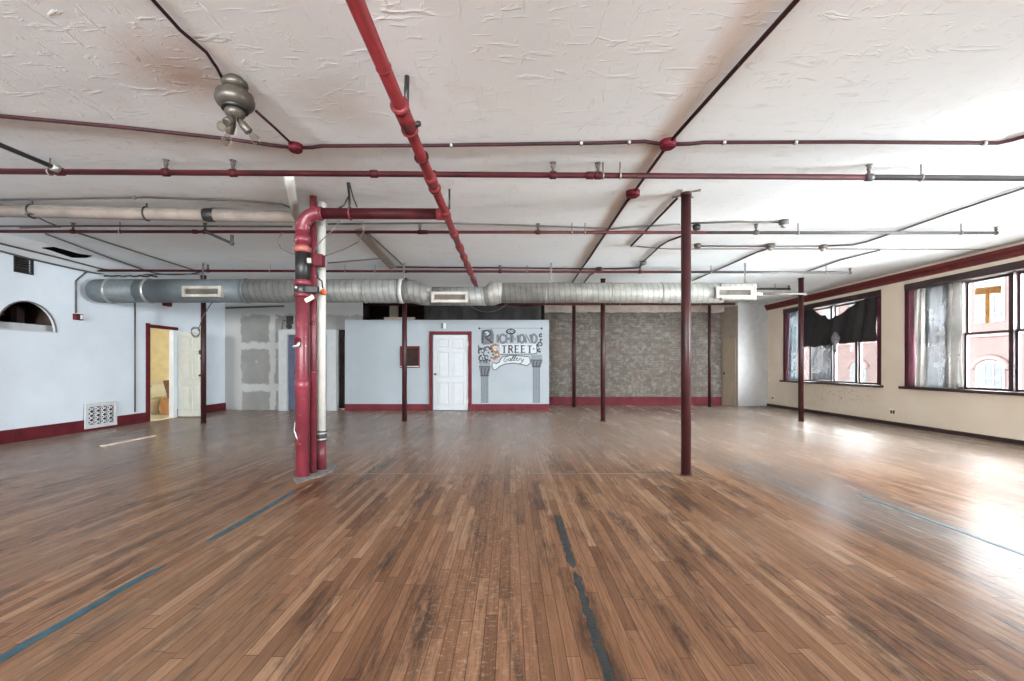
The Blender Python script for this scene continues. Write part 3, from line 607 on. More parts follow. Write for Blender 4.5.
# white-framed closet with a dark blue door
YK = 12.08; kx0, kx1 = (278.5-VX)*YK/F, (336-VX)*YK/F; kz = H-(329.5-VY)*YK/F
cl = thing('closet', 'white closet with a narrow dark blue door behind the red riser pipes', 'closet', ((kx0+kx1)/2, YK, 0))
dx0, dx1 = (286.5-VX)*YK/F, (327-VX)*YK/F
MB().box((kx0, YK, 0), (dx0, YD-.001, kz)).box((dx1, YK, 0), (kx1, YD-.001, kz)).box((dx0, YK, kz-.14), (dx1, YD-.001, kz)).build('casing', mat('closet_casing_paint', (152, 154, 155), .6, var=.03), cl)
dl = MB().box((dx0+.01, YK+.09, .02), (dx0+.42, YK+.13, kz-.15)).build('door_leaf', M['navy'], cl)
MB().sphere((dx0+.2, YK+.07, 1.02), .03).build('knob', M['black'], dl)
MB().box((dx0+.42, YK+.06, .02), (dx1, YK+.12, kz-.15)).build('side_panel', M['partition'], cl)
e = P(290, 320, 12.25); t = thing('emergency_light', 'black twin box fixed on the drywall above the dark blue closet door', 'emergency light', (e.x, YD, e.z-.2))
MB().cbox((e.x, YD-.06, e.z), .14, .12, .22).build('battery_box', M['black'], t, bevel=.01); MB().lathe((e.x-.02, YD-.02, e.z-.18), [(.06, 0), (.07, .05), (.06, .09)], (0, -1, 0), 14).build('lamp', M['black'], t)
MB().tube([(e.x-.07, YD-.03, e.z-.05), (e.x-.2, YD-.02, e.z), (e.x-.24, YD-.02, e.z-.2), (e.x-.23, YD-.015, e.z-.26)], .008, 6).build('wire', M['black'], t)
a, b = P(226, 308, 12.2), P(284, 306, 12.2)
t = thing('shelf_rail', 'dark metal rail on the drywall just under the grey duct', 'rail', (a.x, 12.2, a.z))
MB().tube([a, b], .022, 8).build('rail', M['dark_pipe'], t)
for q in (.1, .9): p = a.lerp(b, q); MB().tube([p, (p.x, YD, p.z)], .012, 8).build('bracket', M['dark_pipe'], t)
# ---------------------------------------------------------------- left wall: arch, vent, alarm, doorway, bathroom
wn = setting('window_6')
X2 = LW-.05
MB().box((-9.5, 6.55, 1.4), (-9.45, 8.3, 2.75)).box((X2, 6.5, 1.4), (-9.5, 6.55, 2.75)).box((X2, 8.3, 1.4), (-9.5, 8.35, 2.75)).box((X2, 6.5, 2.7), (-9.5, 8.35, 2.75)).box((X2, 6.5, 1.35), (-9.5, 8.35, 1.4)).build('niche', mat('brown_loft_interior', (120, 100, 88), .9, var=.25, scale=2), wn)
MB().box((-8.05, 6.6, 1.45), (-8.0, 8.25, 1.9)).build('low_wall', M['white'], wn)
MB().box((-8.45, 7.62, 1.4), (-8.35, 7.74, 2.7)).build('post', M['dark_wood'], wn)
MB().box((-9.2, 6.6, 2.12), (-9.1, 8.2, 2.2)).build('beam', M['wood_board'], wn)
MB().box((LW-.04, ac-ar, az-.004), (LW+.015, ac+ar, az+.02)).build('sill', M['white'], wn)
MB().tube([(LW+.005, a, b) for a, b in arch], .012, 8).build('arch_trim', M['conduit'], wn)
t = thing('wall_vent', 'dark slatted vent high on the cool white wall above the arched opening', 'vent', (LW, 7.2, 2.68))
MB().box((LW-.049, 7.06, 2.68), (LW-.045, 7.35, 2.94)).build('backing', M['black'], t)
fr_yz(MB(), 7.06, 7.35, 2.68, 2.94, LW-.02, LW+.012, .025).build('frame', M['black'], t)
for i in range(5):
    z = 2.715+i*.04; MB().prism([(LW-.04, 7.08, z+.025), (LW+.01, 7.08, z), (LW+.012, 7.08, z+.006), (LW-.038, 7.08, z+.031)], (0, .25, 0)).build('slat', M['conduit'] if i == 1 else M['dark_pipe'], t)
p = PX(76.5, 317, LW)
t = thing('fire_alarm', 'small red fire alarm with white strobe on the wall under a thin pipe', 'fire alarm', (LW, p.y, p.z-.06))
MB().cbox((LW+.03, p.y, p.z), .06, .15, .11).build('body', M['red_box'], t, bevel=.008); MB().cbox((LW+.065, p.y+.035, p.z), .03, .05, .08).build('strobe', M['white'], t, bevel=.006); MB().cbox((LW+.06, p.y-.045, p.z), .015, .04, .07).build('horn_grille', M['knob'], t)
def run(name, label, cat, pts, r, m, group=None, n=8, clips=()):
    t = thing(name, label, cat, pts[0], group); MB().tube(pts, r, n).build('tube', m, t)
    for q in clips:
        i = min(range(len(pts)), key=lambda k_: abs(pts[k_][0]-q)) if len(pts) > 20 else None
        for A, B in zip(pts, pts[1:]):
            A, B = Vector(A), Vector(B)
            if (A.x-q)*(B.x-q) <= 0 and abs(A.x-B.x) > 1e-6:
                c = A.lerp(B, (q-A.x)/(B.x-A.x)); MB().lathe(c-(B-A).normalized()*.012, [(r+.007, 0), (r+.007, .024)], (B-A), 10).build('clip', M['steel'], t); break
    return t
run('conduit', 'thin grey pipe rising from the red fire alarm and bending up to the ceiling', 'conduit', [PX(76, 313, LW+.02), PX(76, 281, LW+.02), PX(79, 278, LW+.02), PX(91, 268.5, LW+.04)], .014, M['conduit'])
run('conduit', 'thin grey pipe running straight down the wall beside the bathroom doorway', 'conduit', [PX(135, 300, LW+.015), PX(135, 412, LW+.015)], .014, M['conduit'])
p = PX(165.5, 304, LW); t = thing('alarm_horn', 'small red box high above the bathroom doorway just under the duct', 'alarm horn', (LW, p.y, p.z-.05))
MB().cbox((LW+.04, p.y, p.z), .08, .2, .1).build('body', M['red_box'], t, bevel=.008); MB().cbox((LW+.085, p.y, p.z), .012, .13, .05).build('grille', M['trim_red'], t)
# decorative return-air grille
ga, gb, g0, g1 = 8.2, 8.87, .045, .51
t = thing('air_grille', 'white lattice air grille low on the wall, cut into the red baseboard', 'grille', (LW, (ga+gb)/2, g0))
MB().box((LW+.03, ga+.05, g0+.05), (LW+.034, gb-.05, g1-.05)).build('backing', M['dark_pipe'], t)
fr_yz(MB(), ga, gb, g0, g1, LW+.03, LW+.05, .07).build('frame', M['white'], t, bevel=.004)
lt = MB(); bw, bh = (gb-ga-.14), (g1-g0-.14)
for i in range(4):
    for j in range(4):
        cy, cz_ = ga+.07+bw*(i+.5)/4, g0+.07+bh*(j+.5)/4
        lt.tube([(LW+.04, cy-bw/8, cz_-bh/8), (LW+.04, cy+bw/8, cz_+bh/8)], .011, 4).tube([(LW+.04, cy+bw/8, cz_-bh/8), (LW+.04, cy-bw/8, cz_+bh/8)], .011, 4)
for i in (1, 2, 3): lt.box((LW+.035, ga+.07+bw*i/4-.008, g0+.06), (LW+.045, ga+.07+bw*i/4+.008, g1-.06))
lt.build('lattice', M['white'], t)
# bathroom behind the open doorway
struct(MB().box((LW, DY0-.09, 0), (LW+.03, DY0, DZ+.09)).box((LW, DY0, DZ), (LW+.03, DY1+.1, DZ+.07)).build('trim_5', M['trim_red']))
struct(MB().box((LW-.1, DY1-.015, 0), (LW+.005, DY1, DZ)).box((LW-.1, DY0, 0), (LW+.005, DY0+.015, DZ)).build('trim_6', M['white']))
struct(MB().box((-10.0, 8.6, -.1), (-7.93, 11.6, .006)).box((-7.93, DY0+.015, -.05), (LW+.02, DY1-.015, .012)).build('floor_bathroom', M['tile']))
struct(MB().box((-10.0, 11.5, 0), (-7.93, 11.6, 2.5)).box((-10.1, 8.5, 0), (-10.0, 11.6, 2.5)).box((-10.0, 8.5, 0), (-7.93, 8.6, 2.5)).box((-7.96, 10.6, 0), (-7.93, 11.5, 2.5)).build('wall_bathroom', M['yellow_wall']))
struct(MB().box((-10.1, 8.5, 2.5), (-7.93, 11.6, 2.55)).build('ceiling_bathroom', M['white']))
l = bpy.data.lights.new('bathroom_added_light', 'POINT'); l.energy = 11; l.color = (1, .93, .8); l.shadow_soft_size = .08  # unseen lamp, added to light the bathroom
lo = bpy.data.objects.new('bathroom_added_light', l); COL.objects.link(lo); lo.location = (-8.9, 9.6, 2.3)
tx, ty = -8.83, 11.48
t = thing('toilet', 'white toilet with its tank against the yellow bathroom wall', 'toilet', (tx, ty-.35, .006))
MB().box((tx-.22, ty-.2, .42), (tx+.22, ty-.02, .76)).build('tank', M['tank'], t, bevel=.03)
MB().box((tx-.235, ty-.215, .755), (tx+.235, ty-.01, .79)).build('tank_lid', M['tank'], t, bevel=.012)
mb = MB(); bm = mb.bm; rings = []
for z, sx, sy, oy in ((.008, .11, .2, .05), (.12, .1, .17, .05), (.22, .12, .19, .02), (.32, .17, .24, 0), (.39, .19, .27, -.02), (.41, .185, .265, -.02)):
    rings.append([bm.verts.new((tx+sx*math.cos(6.283*j/20), ty-.42+oy+sy*math.sin(6.283*j/20), z)) for j in range(20)])
for A, B in zip(rings, rings[1:]):
    for j in range(20): f = bm.faces.new((A[j], A[(j+1) % 20], B[(j+1) % 20], B[j])); f.smooth = True
bm.faces.new(rings[-1]); bm.faces.new(rings[0][::-1]); mb.build('bowl', M['tank'], t)
mb = MB(); mb.prism([(tx+.195*math.cos(6.283*j/24), ty-.44+.275*math.sin(6.283*j/24), .412) for j in range(24)], (0, 0, .035)); mb.build('seat_lid', M['tank'], t, bevel=.01)
MB().tube([(tx-.19, ty-.2, .7), (tx-.19, ty-.225, .7), (tx-.12, ty-.235, .69)], .009, 8).build('flush_handle', M['steel'], t)
bx = -8.45
tag(MB().box((bx-.11, 11.0, .007), (bx+.11, 11.2, .4)).build('cardboard_box', mat('tan_box', (168, 122, 82), .7), None, bevel=.01), 'tan box on the bathroom floor beside the toilet', 'box')
tag(MB().prism([(bx-.09, 11.1, .84), (bx+.1, 11.13, .86), (bx+.1, 11.1, .402), (bx+.03, 11.1, .402)], (0, -.03, 0)).build('broken_board', M['wood_board']), 'dark broken board standing on the tan box beside the toilet', 'board')
# open bathroom door leaf, hinged at the far jamb
d = setting('door_1')
six_panel(d, LW+.02, LW+.64, .02, 2.0, DY1+.1, .04, mat('cream_door_paint', (166, 167, 158), .5, var=.03))
MB().lathe((LW+.57, DY1+.1, .98), [(.03, 0), (.03, .01), (.012, .014), (.012, .04), (.03, .055), (.02, .075)], (0, -1, 0), 14).build('knob', M['knob'], d)
MB().cbox((LW+.56, DY1+.09, 1.52), .07, .03, .1).build('deadbolt', M['black'], d); MB().lathe((LW+.57, DY1+.1, 1.38), [(.025, 0), (.025, .02)], (0, -1, 0), 12).build('lock', M['black'], d)
# ---------------------------------------------------------------- steel columns
def column(label, x, Yc, r, cracks=False):
    X = (x-VX)*Yc/F; t = thing('steel_column', label, 'column', (X, Yc, 0), 'maroon steel columns')
    MB().lathe((X, Yc, .0), [(r, 0), (r, CZ-.03)], n=20).build('shaft', M['column'], t)
    MB().lathe((X, Yc, .0), [(r*1.15, 0), (r*1.15, .012), (r*1.02, .018)], n=18).build('base_collar', M['column'], t)
    MB().lathe((X, Yc, CZ-.03), [(r*1.12, 0), (r*1.12, .029)], n=18).build('top_collar', M['column'], t)
    return X, t
X, t = column('thick maroon column standing alone in the near bay, scuffed at its top', 686, 4.95, .052)
random.seed(5)
for i in range(4):
    a = i*1.57+.5; MB().prism([(X+.06*math.cos(a), 4.95+.06*math.sin(a), CZ-.012), (X+.17*math.cos(a+.2), 4.95+.17*math.sin(a+.2), CZ-.012), (X+.15*math.cos(a+.5), 4.95+.15*math.sin(a+.5), CZ-.012)], (0, 0, .011)).build('torn_plaster', M['cement'], t)
column('slim maroon column in front of the black-curtained window', 801, 9.7, .052)
X, t = column('maroon column before the middle of the brick wall, behind the long duct', 603, 9.8, .052)
column('maroon column in front of the little dark window of the white partition', 404.5, 9.75, .052)
XL, tL = column('maroon column beside the open bathroom door', 203.5, 9.45, .05)
column('thin far pole at the brick wall nearest the painted sign', 574, 13.15, .05)
column('thin far pole at the brick wall nearest the corner closet', 709.5, 13.15, .045)
c0 = Vector((XL-.12, 9.38, 1.93)); coil = [c0+Vector((.09*math.cos(i*.5), .012*math.sin(i), .09*math.sin(i*.5)-.002*i)) for i in range(28)]
run('cable', 'loop of grey cable hanging beside the column at the bathroom door', 'cable', coil+[Vector((XL+.02, 9.38, 2.2)), Vector((XL+.3, 9.36, 2.62))], .009, M['conduit'])
# ---------------------------------------------------------------- pipe risers near the middle
YQ = 4.9
def zr(y, Y=YQ): return H-(y-VY)*Y/F
XR = (302.5-VX)*YQ/F; zt = zr(213.5); MPX = -.70; MPZ = 2.853
t = thing('riser_pipe', 'fat worn red standpipe with black valve, elbowing over to the long red main', 'pipe', (XR, YQ, 0), None)
MB().lathe((XR, YQ, 0), [(.071, 0), (.071, zt-.17)], n=24).build('standpipe', M['rose'], t)
el = [(XR, YQ, zt-.2)]+[(XR+.17-.17*math.cos(a*math.pi/16), YQ, zt-.17+.17*math.sin(a*math.pi/16)) for a in range(0, 9)]+[(XR+.2, YQ, zt)]
MB().tube(el, .074, 20).build('elbow', M['rose'], t)
MB().tube([(XR+.19, YQ, zt), (MPX-.07, YQ, zt-.005)], .058, 18).build('cross_pipe', M['maroon'], t)
for q in (XR+.21, XR+.52): MB().ring((q, YQ, zt), .064, .011, (1, 0, 0), 18).build('clamp', M['rose'], t)
MB().lathe((XR, YQ, zr(243)), [(.071, 0), (.086, .01), (.086, .06), (.071, .07)], n=22).build('coupling', M['rose'], t)
cp = mat('salmon_coupling', (140, 78, 70), .45, var=.12)
MB().lathe((XR, YQ, zr(252.5)), [(.071, 0), (.09, .012), (.09, .055), (.071, .07)], n=22).build('coupling', cp, t)
MB().lathe((XR, YQ, zr(282)), [(.0735, 0), (.0735, zr(253)-zr(282))], n=22).build('black_spool', M['black'], t)
MB().lathe((XR, YQ, zr(286)), [(.071, 0), (.092, .012), (.092, .055), (.071, .065)], n=22).build('coupling', M['rose'], t)
MB().lathe((XR, YQ, zr(294.5)), [(.08, 0), (.088, .02), (.088, .07), (.08, .095)], n=22).build('valve_body', M['black'], t)
va = MB().box((XR+.06, YQ-.09, zr(294)), (XR+.2, YQ-.03, zr(287))).build('valve_gear', M['black'], t, bevel=.01)
MB().lathe((XR+.03, YQ-.085, zr(291)), [(.018, 0), (.018, .03), (.006, .035)], (0, -1, 0), 10).build('bolt', M['steel'], va); MB().lathe((XR-.02, YQ-.08, zr(289)), [(.014, 0), (.014, .03)], (0, -1, 0), 10).build('bolt', M['steel'], va)
MB().lathe((XR, YQ, zr(298)), [(.071, 0), (.09, .012), (.09, .05), (.071, .06)], n=22).build('coupling', M['rose'], t)
MB().lathe((XR, YQ, zr(389)), [(.071, 0), (.08, .008), (.08, .085), (.071, .095)], n=22).build('sleeve', M['rose'], t)
MB().box((XR+.07, YQ-.1, zr(303)), (XR+.17, YQ-.085, zr(299))).rot(-.5, (XR+.1, YQ-.09, zr(301)), 'Y').build('tag_plate', M['beige'], t)
sp = MB().tube([(XR-.02, YQ-.06, zr(345)), (XR+.0, YQ-.13, zr(340))], .03, 12).build('test_port', M['red_box'], t)
MB().tube([(XR-.06, YQ-.08, zr(347)), (XR-.0, YQ-.11, zr(346)), (XR+.02, YQ-.11, zr(343))], .014, 8).build('white_tie', M['white'], sp)
MB().tube([(XR-.072, YQ-.02, zr(422)), (XR-.06, YQ-.06, zr(430)), (XR-.02, YQ-.078, zr(438))], .006, 6).build('white_wire', M['white'], t)
XS, YS = (313.3-VX)*5.04/F, 5.04
t = thing('slim_pipe', 'slim worn red pipe rising between the fat standpipe and the white pipe', 'pipe', (XS, YS, 0))
MB().lathe((XS, YS, 0), [(.037, 0), (.037, CZ-.002)], n=18).build('tube', M['rose'], t)
for y in (325, 374): MB().lathe((XS, YS, zr(y, YS)), [(.037, 0), (.043, .006), (.043, .03), (.037, .036)], n=16).build('joint', M['rose'], t)
XW, YW = (321.3-VX)*5.22/F, 5.22
t = thing('white_pipe', 'white vertical drain pipe with a black rubber coupling near its red foot', 'pipe', (XW, YW, 0))
MB().lathe((XW, YW, 0), [(.05, 0), (.05, zr(439, YW))], n=18).build('lower_stub', M['rose'], t, 'worn red stub of pipe at the floor')
MB().lathe((XW, YW, zr(441, YW)), [(.052, 0), (.06, .004), (.06, .11), (.052, .12)], n=18).build('rubber_coupling', M['rubber'], t)
for y in (439, 433): MB().lathe((XW, YW, zr(y, YW)-.008), [(.061, 0), (.064, .004), (.064, .016), (.061, .02)], n=18).build('band_clamp', M['steel'], t)
MB().lathe((XW, YW, zr(432, YW)), [(.05, 0), (.05, CZ-zr(432, YW)-.002)], n=18).build('white_tube', M['white_pipe'], t)
MB().lathe((XW, YW, CZ-.12), [(.05, 0), (.062, .01), (.062, .1), (.05, .11)], n=18).build('hub', M['white_pipe'], t)
bxp = P(316, 259.5, 4.84)
t = thing('flow_switch', 'red switch box on the slim pipe beside the black pipe section', 'switch box', (bxp.x, 4.84, bxp.z-.06))
MB().cbox((bxp.x+.01, 4.9, bxp.z), .1, .09, .13).build('case', M['red_box'], t, bevel=.008); MB().cbox((bxp.x-.075, 4.86, bxp.z-.01), .05, .05, .06).build('connector', M['steel'], t, bevel=.006)
o_ = P(323, 292, 5.12); t = thing('tamper_switch', 'small orange knob hanging on a wire in front of the white pipe', 'switch', (o_.x, 5.12, o_.z-.03))
MB().lathe((o_.x, 5.16, o_.z), [(.026, 0), (.034, .015), (.034, .04), (.02, .055)], (0, -1, 0), 12).build('knob', M['orange'], t)
MB().tube([P(316, 266, 5.0), P(318, 278, 5.06), P(322, 281, 5.1), P(322.5, 288, 5.13)], .007, 6).build('wire', M['black'], t)
random.seed(11)
pts = [PF(x, y, .001) for x, y in ((293, 479), (300, 474), (322, 467), (330, 463), (337, 465), (332, 472), (320, 477), (305, 481), (297, 484))]
tag(MB().prism(pts, (0, 0, .006)).build('cement_patch', M['cement']), 'rough grey cement patch on the floor around the riser pipes', 'cement patch')
# cream plaster-wrapped pipe coming from the window-less side
def PZ_(x, y, z): return PC(x, y, z)
a, b = PZ_(-30, 210, 2.98), PZ_(296, 217, 2.98)
t = thing('wrapped_pipe', 'thick cream plaster-wrapped pipe under the ceiling leading to the risers', 'pipe', a)
MB().tube([a, b], .07, 18).build('tube', M['plaster_pipe'], t)
c1, c2 = PC(290, 181, CZ-.01), b
MB().tube([c1+(c1-b)*.12, b], .046, 16).build('slanted_leg', M['white_pipe'], t)
for x in (30, 143):
    c = a.lerp(b, (x+30)/326); MB().ring(c, .075, .01, b-a, 18).build('hanger_ring', M['black'], t); MB().tube([c+Vector((0, 0, .07)), (c.x, c.y, CZ)], .008, 6).build('hanger_rod', M['rod'], t)
c = a.lerp(b, 237/326); MB().lathe(c-Vector((.06, 0, 0)), [(.074, 0), (.078, .01), (.078, .11), (.074, .12)], (1, 0, 0), 18).build('band', M['black'], t)
# ---------------------------------------------------------------- red main and sprinkler rows
t = thing('main_pipe', 'big red sprinkler main running away from the camera under the ceiling', 'pipe', (MPX, -1, MPZ))
MB().tube([(MPX, -1.5, MPZ), (MPX, 12.0, MPZ)], .041, 20).build('tube', M['red_pipe'], t)
def my(y): return F*(MPZ-H)/(VY-y)
def fit(y, L, r, nm='coupling', m=None): MB().lathe((MPX, my(y), MPZ), [(.041, 0), (r, .008), (r, L-.008), (.041, L)], (0, 1, 0), 20).build(nm, m or M['red_pipe'], t)
fit(66, .02, .045, 'joint'); fit(104, .03, .06, 'flange'); fit(108, .27, .052, 'coupling'); fit(128, .03, .06, 'flange')
for y in (157, 188): MB().ring((MPX, my(y), MPZ), .05, .009, (0, 1, 0), 18).build('hanger_ring', M['maroon'], t)
for y, L in ((176, .16), (186, .1), (210, .2), (232, .18), (246, .2), (256, .16), (264, .2), (271, .2), (279, .3)): fit(y, L, .053)
MB().tube([(MPX, YQ, MPZ), (MPX-.1, YQ, MPZ)], .062, 16).build('side_tee', M['red_pipe'], t)
MB().tube([(MPX+.02, 2.95, MPZ+.05), (MPX+.025, 2.95, CZ)], .016, 10).build('hanger_rod', M['black'], t)
MB().lathe((MPX+.02, 3.1, MPZ+.0), [(.02, 0), (.02, .06), (.01, .07)], (1, 0, .3), 8).build('test_plug', M['black'], t)
for y in (212,): MB().tube([(MPX+.05, my(y), MPZ+.03), (MPX+.05, my(y), CZ)], .01, 8).build('hanger_rod', M['black'], t)
def head(parent, p, h=.09, m=None):
    """upright sprinkler head on a nipple"""
    mb = MB(); mb.lathe(p, [(.014, 0), (.014, h*.5), (.02, h*.52), (.02, h*.66), (.012, h*.7), (.006, h*.95), (.03, h*.97), (.03, h), (.005, h*1.05)], n=12)
    for s_ in (-1, 1): mb.tube([(p[0]+s_*.014, p[1], p[2]+h*.62), (p[0]+s_*.02, p[1], p[2]+h*.8), (p[0]+s_*.008, p[1], p[2]+h*.97)], .004, 5)
    mb.build('sprinkler_head', m or M['rod'], parent)
def sprow(label, a, b, r, m, heads=(), hangers=(), joints=(), grey_from=None, endcap=None, name='sprinkler_pipe'):
    a, b = Vector(a), Vector(b); t = thing(name, label, 'pipe', a, 'sprinkler branch pipes')
    at_ = lambda x: a.lerp(b, ((x-VX)/F*a.y-a.x)/((b.x-a.x)-(x-VX)/F*(b.y-a.y)))
    if grey_from is None: MB().tube([a, b], r, 14).build('tube', m, t)
    else:
        c = at_(grey_from); MB().tube([a, c], r, 14).build('red_tube', m, t); MB().tube([c, b], r, 14).build('grey_tube', M['dark_pipe'], t, 'unpainted dark grey length of the pipe')
    d = (b-a).normalized()
    for x in heads: c = at_(x); MB().lathe(c-d*.035, [(r, 0), (r*1.4, .008), (r*1.4, .062), (r, .07)], d, 14).build('tee', M['dark_pipe'] if grey_from and x > grey_from-5 else m, t); head(t, (c.x, c.y, c.z+r))
    for x in hangers:
        c = at_(x); MB().ring(c, r+.006, .006, d, 14).build('hanger_ring', M['steel'], t); MB().tube([(c.x, c.y, c.z+r), (c.x, c.y, CZ)], .006, 6).build('hanger_rod', M['rod'], t)
    for x in joints: c = at_(x); MB().lathe(c-d*.04, [(r, 0), (r*1.35, .01), (r*1.35, .07), (r, .08)], d, 14).build('coupling', m, t)
    if endcap: head(t, (b.x, b.y, b.z), .08); MB().sphere(b, r*1.35).build('end_elbow', M['dark_pipe'], t)
    return t
ZS = 2.975
sprow('maroon sprinkler branch crossing the ceiling nearest the camera, turning bare grey by the windows', PC(-200, 170, ZS), PC(1330, 180.5, ZS), .026, M['maroon'], heads=(166, 233, 553, 598, 869), hangers=(50, 603, 620, 921), joints=(60, 374, 432, 590), grey_from=873)
sprow('second sprinkler branch, level with the top of the near column', PC(-230, 231, ZS), PC(996, 233, ZS), .021, M['maroon'], heads=(73, 205, 420, 538, 756), hangers=(120, 572, 585, 798, 961), joints=(195, 425), grey_from=706, endcap=True)
sprow('third sprinkler branch passing just above the long duct', PC(98, 270.5, ZS), PC(850, 272.5, ZS), .023, M['maroon'], heads=(208, 500, 640), hangers=(270, 345, 375, 527, 551, 711, 826), joints=(405,), grey_from=668, endcap=True)
sprow('short grey sprinkler branch beyond the end of the duct', PC(600, 289, ZS), PC(789, 289, ZS), .026, M['dark_pipe'], hangers=(758, 775), endcap=True)
sprow('farthest sprinkler branch, close to the brick wall', PC(335, 304.5, ZS-.03), PC(735, 304, ZS-.03), .035, M['maroon'], heads=(430,), hangers=(620, 700), joints=())
a, b = PC(-60, 120, 2.985), PC(57, 168.5, 2.985)
t = thing('feeder_pipe', 'dark slanting pipe joining the nearest sprinkler branch at a bright clamp', 'pipe', a)
MB().tube([a, b], .02, 12).build('tube', M['black'], t); MB().lathe(b-(b-a).normalized()*.05, [(.024, 0), (.036, .01), (.036, .06), (.024, .07)], b-a, 14).build('clamp', M['steel'], t)
a, b = PC(205, 231.5, 2.975), P(232, 243.5, 5.4)
t = thing('drop_pipe', 'short dark pipe dropping from the second sprinkler branch', 'pipe', a)
MB().tube([a, b, (b.x, b.y, b.z+.1)], .018, 10).build('tube', M['dark_pipe'], t); MB().sphere(b, .026).build('elbow', M['dark_pipe'], t)
# ---------------------------------------------------------------- conduits on the ceiling
ZC = CZ-.018
def cpts(lst, z=ZC): return [PC(x, y, z) for x, y in lst]
def jbox(label, x, y, r=.06, m=None, lampholder=False):
    p = PC(x, y, CZ-.03); t = thing('junction_box', label, 'junction box', (p.x, p.y, CZ-.055))
    MB().lathe((p.x, p.y, CZ-.055), [(r*.9, 0), (r, .008), (r, .055)], n=8 if not lampholder else 14).build('box', m or M['red_box'], t)
    if lampholder:
        MB().lathe((p.x, p.y, CZ-.1), [(.02, 0), (.035, .01), (.04, .045)], n=14).build('lampholder', M['steel'], t)
    else: MB().lathe((p.x, p.y, CZ-.063), [(r*.75, 0), (r*.75, .01)], n=8).build('cover', m or M['red_box'], t)
    return p
jbox('red junction box where the lamp conduit meets the long cross conduit', 295.5, 148)
jbox('red junction box where the slanting conduit meets the cross conduit', 668, 144.5, .068)
jbox('red junction box on the slanting conduit above the second sprinkler branch', 633, 194, .075)
jbox('small box with bare lampholder above the second sprinkler branch near the windows', 784, 222.5, .06, M['conduit'], True)
jbox('small dark box beside the top of the near column', 696.5, 227.5, .055, M['black'])
jbox('small dark box on the faint conduit just below the second branch by the near column', 697.5, 246, .055, M['rod'])
jbox('lampholder box where a slanting conduit meets the faint conduit', 770.5, 246, .065, M['conduit'], True)
jbox('lampholder box farthest toward the windows on the faint conduit', 823, 247, .06, M['conduit'], True)
jbox('small box at the bend of the thin conduit above the duct', 643, 263, .06, M['rod'])
jbox('small box on the thin conduit above the column behind the duct', 599, 269, .055, M['conduit_red'])
G1 = 'ceiling conduits'
cr, cg = M['conduit_red'], M['conduit']
run('conduit', 'dark conduit sloping across the ceiling from the corner to the lamp junction box', 'conduit', cpts([(-80, 107), (0, 116), (120, 127), (225, 138.5), (270, 145), (295, 148)]), .015, cr, G1)
run('conduit', 'maroon cross conduit between the lamp junction box and the slanting conduit', 'conduit', cpts([(295, 148), (312, 147.5), (322, 146), (430, 145.5), (600, 143), (645, 141.5), (658, 143.5), (668, 144.5)]), .015, cr, G1, clips=(-.5, .6, 1.0))
run('conduit', 'cross conduit running from the slanting conduit to the window side and bending', 'conduit', cpts([(668, 144.5), (690, 144), (704, 142.5), (850, 142), (975, 143), (998, 143), (1012, 140), (1040, 132), (1100, 110)]), .015, cr, G1, clips=(1.8, 2.4, 4.0))
run('conduit', 'thin red conduit leading up to the old ceiling lamp', 'conduit', cpts([(95, -65), (153, 0), (180, 30), (206, 52), (217, 68), (222, 78)]), .01, cr, G1)
run('conduit', 'thin red conduit between the old ceiling lamp and its junction box', 'conduit', cpts([(256, 111), (275, 128), (294, 146)]), .01, cr, G1)
run('conduit', 'long dark conduit slanting over the ceiling toward the window corner of the camera end', 'conduit', cpts([(860, -72), (797, 0), (668, 144)]), .014, cr, G1)
run('conduit', 'dark conduit slanting between the two red junction boxes', 'conduit', cpts([(667, 146), (634, 192)]), .014, cr, G1)
run('conduit', 'dark conduit slanting from the lower red junction box back to the duct', 'conduit', cpts([(632, 196), (627, 201), (590, 257), (580, 271), (570, 286)]), .016, cr, G1)
run('conduit', 'short dark conduit slanting from the top of the near column', 'conduit', cpts([(677, 198.5), (631, 246)]), .014, cr, G1)
run('conduit', 'grey conduit curving down from the near column to the bend box', 'conduit', cpts([(682, 236), (668, 241), (660, 246), (643, 262)]), .014, cr, G1)
run('conduit', 'thin grey conduit along the ceiling behind the wrapped cream pipe', 'conduit', cpts([(-60, 201), (0, 200), (145, 197.5), (230, 200), (282, 204), (297, 210)]), .012, cg, G1, clips=(-4.2,))
run('conduit', 'thin grey conduit beside the second branch on the bathroom side', 'conduit', cpts([(-40, 226.5), (120, 226), (292, 226.5)]), .013, cg, G1, clips=(-3.9,))
run('conduit', 'thin grey conduit beside the second branch between the risers and the near column', 'conduit', cpts([(328, 224), (440, 223), (560, 226.5), (612, 229), (625, 227.5), (650, 226), (680, 224.5)]), .012, cg, G1)
run('conduit', 'thin grey conduit from the near column to the bare lampholder', 'conduit', cpts([(690, 223.5), (735, 222), (760, 222), (784, 222.5)]), .012, cg, G1)
run('conduit', 'faint conduit linking the small boxes in front of the window wall', 'conduit', cpts([(697, 246), (770, 246.5), (823, 246)]), .011, cg, G1)
run('conduit', 'pale conduit behind the small boxes running over to the red cornice', 'conduit', cpts([(637, 246.5), (668, 249), (800, 249), (985, 249.5)]), .008, M['conduit'], G1)
run('conduit', 'grey conduit climbing over the ceiling above the nearer window', 'conduit', cpts([(823, 246), (852, 245), (866, 242), (958, 210), (1024, 188), (1100, 163)]), .013, cg, G1, clips=(4.75,))
run('conduit', 'grey conduit slanting from a lampholder down to the end of the duct', 'conduit', cpts([(769, 248), (764, 250), (757, 252), (735, 262), (692, 281)]), .014, cg, G1)
run('conduit', 'grey conduit slanting from the column at the curtained window', 'conduit', cpts([(806, 272), (840, 260), (880, 250)]), .014, cg, G1)
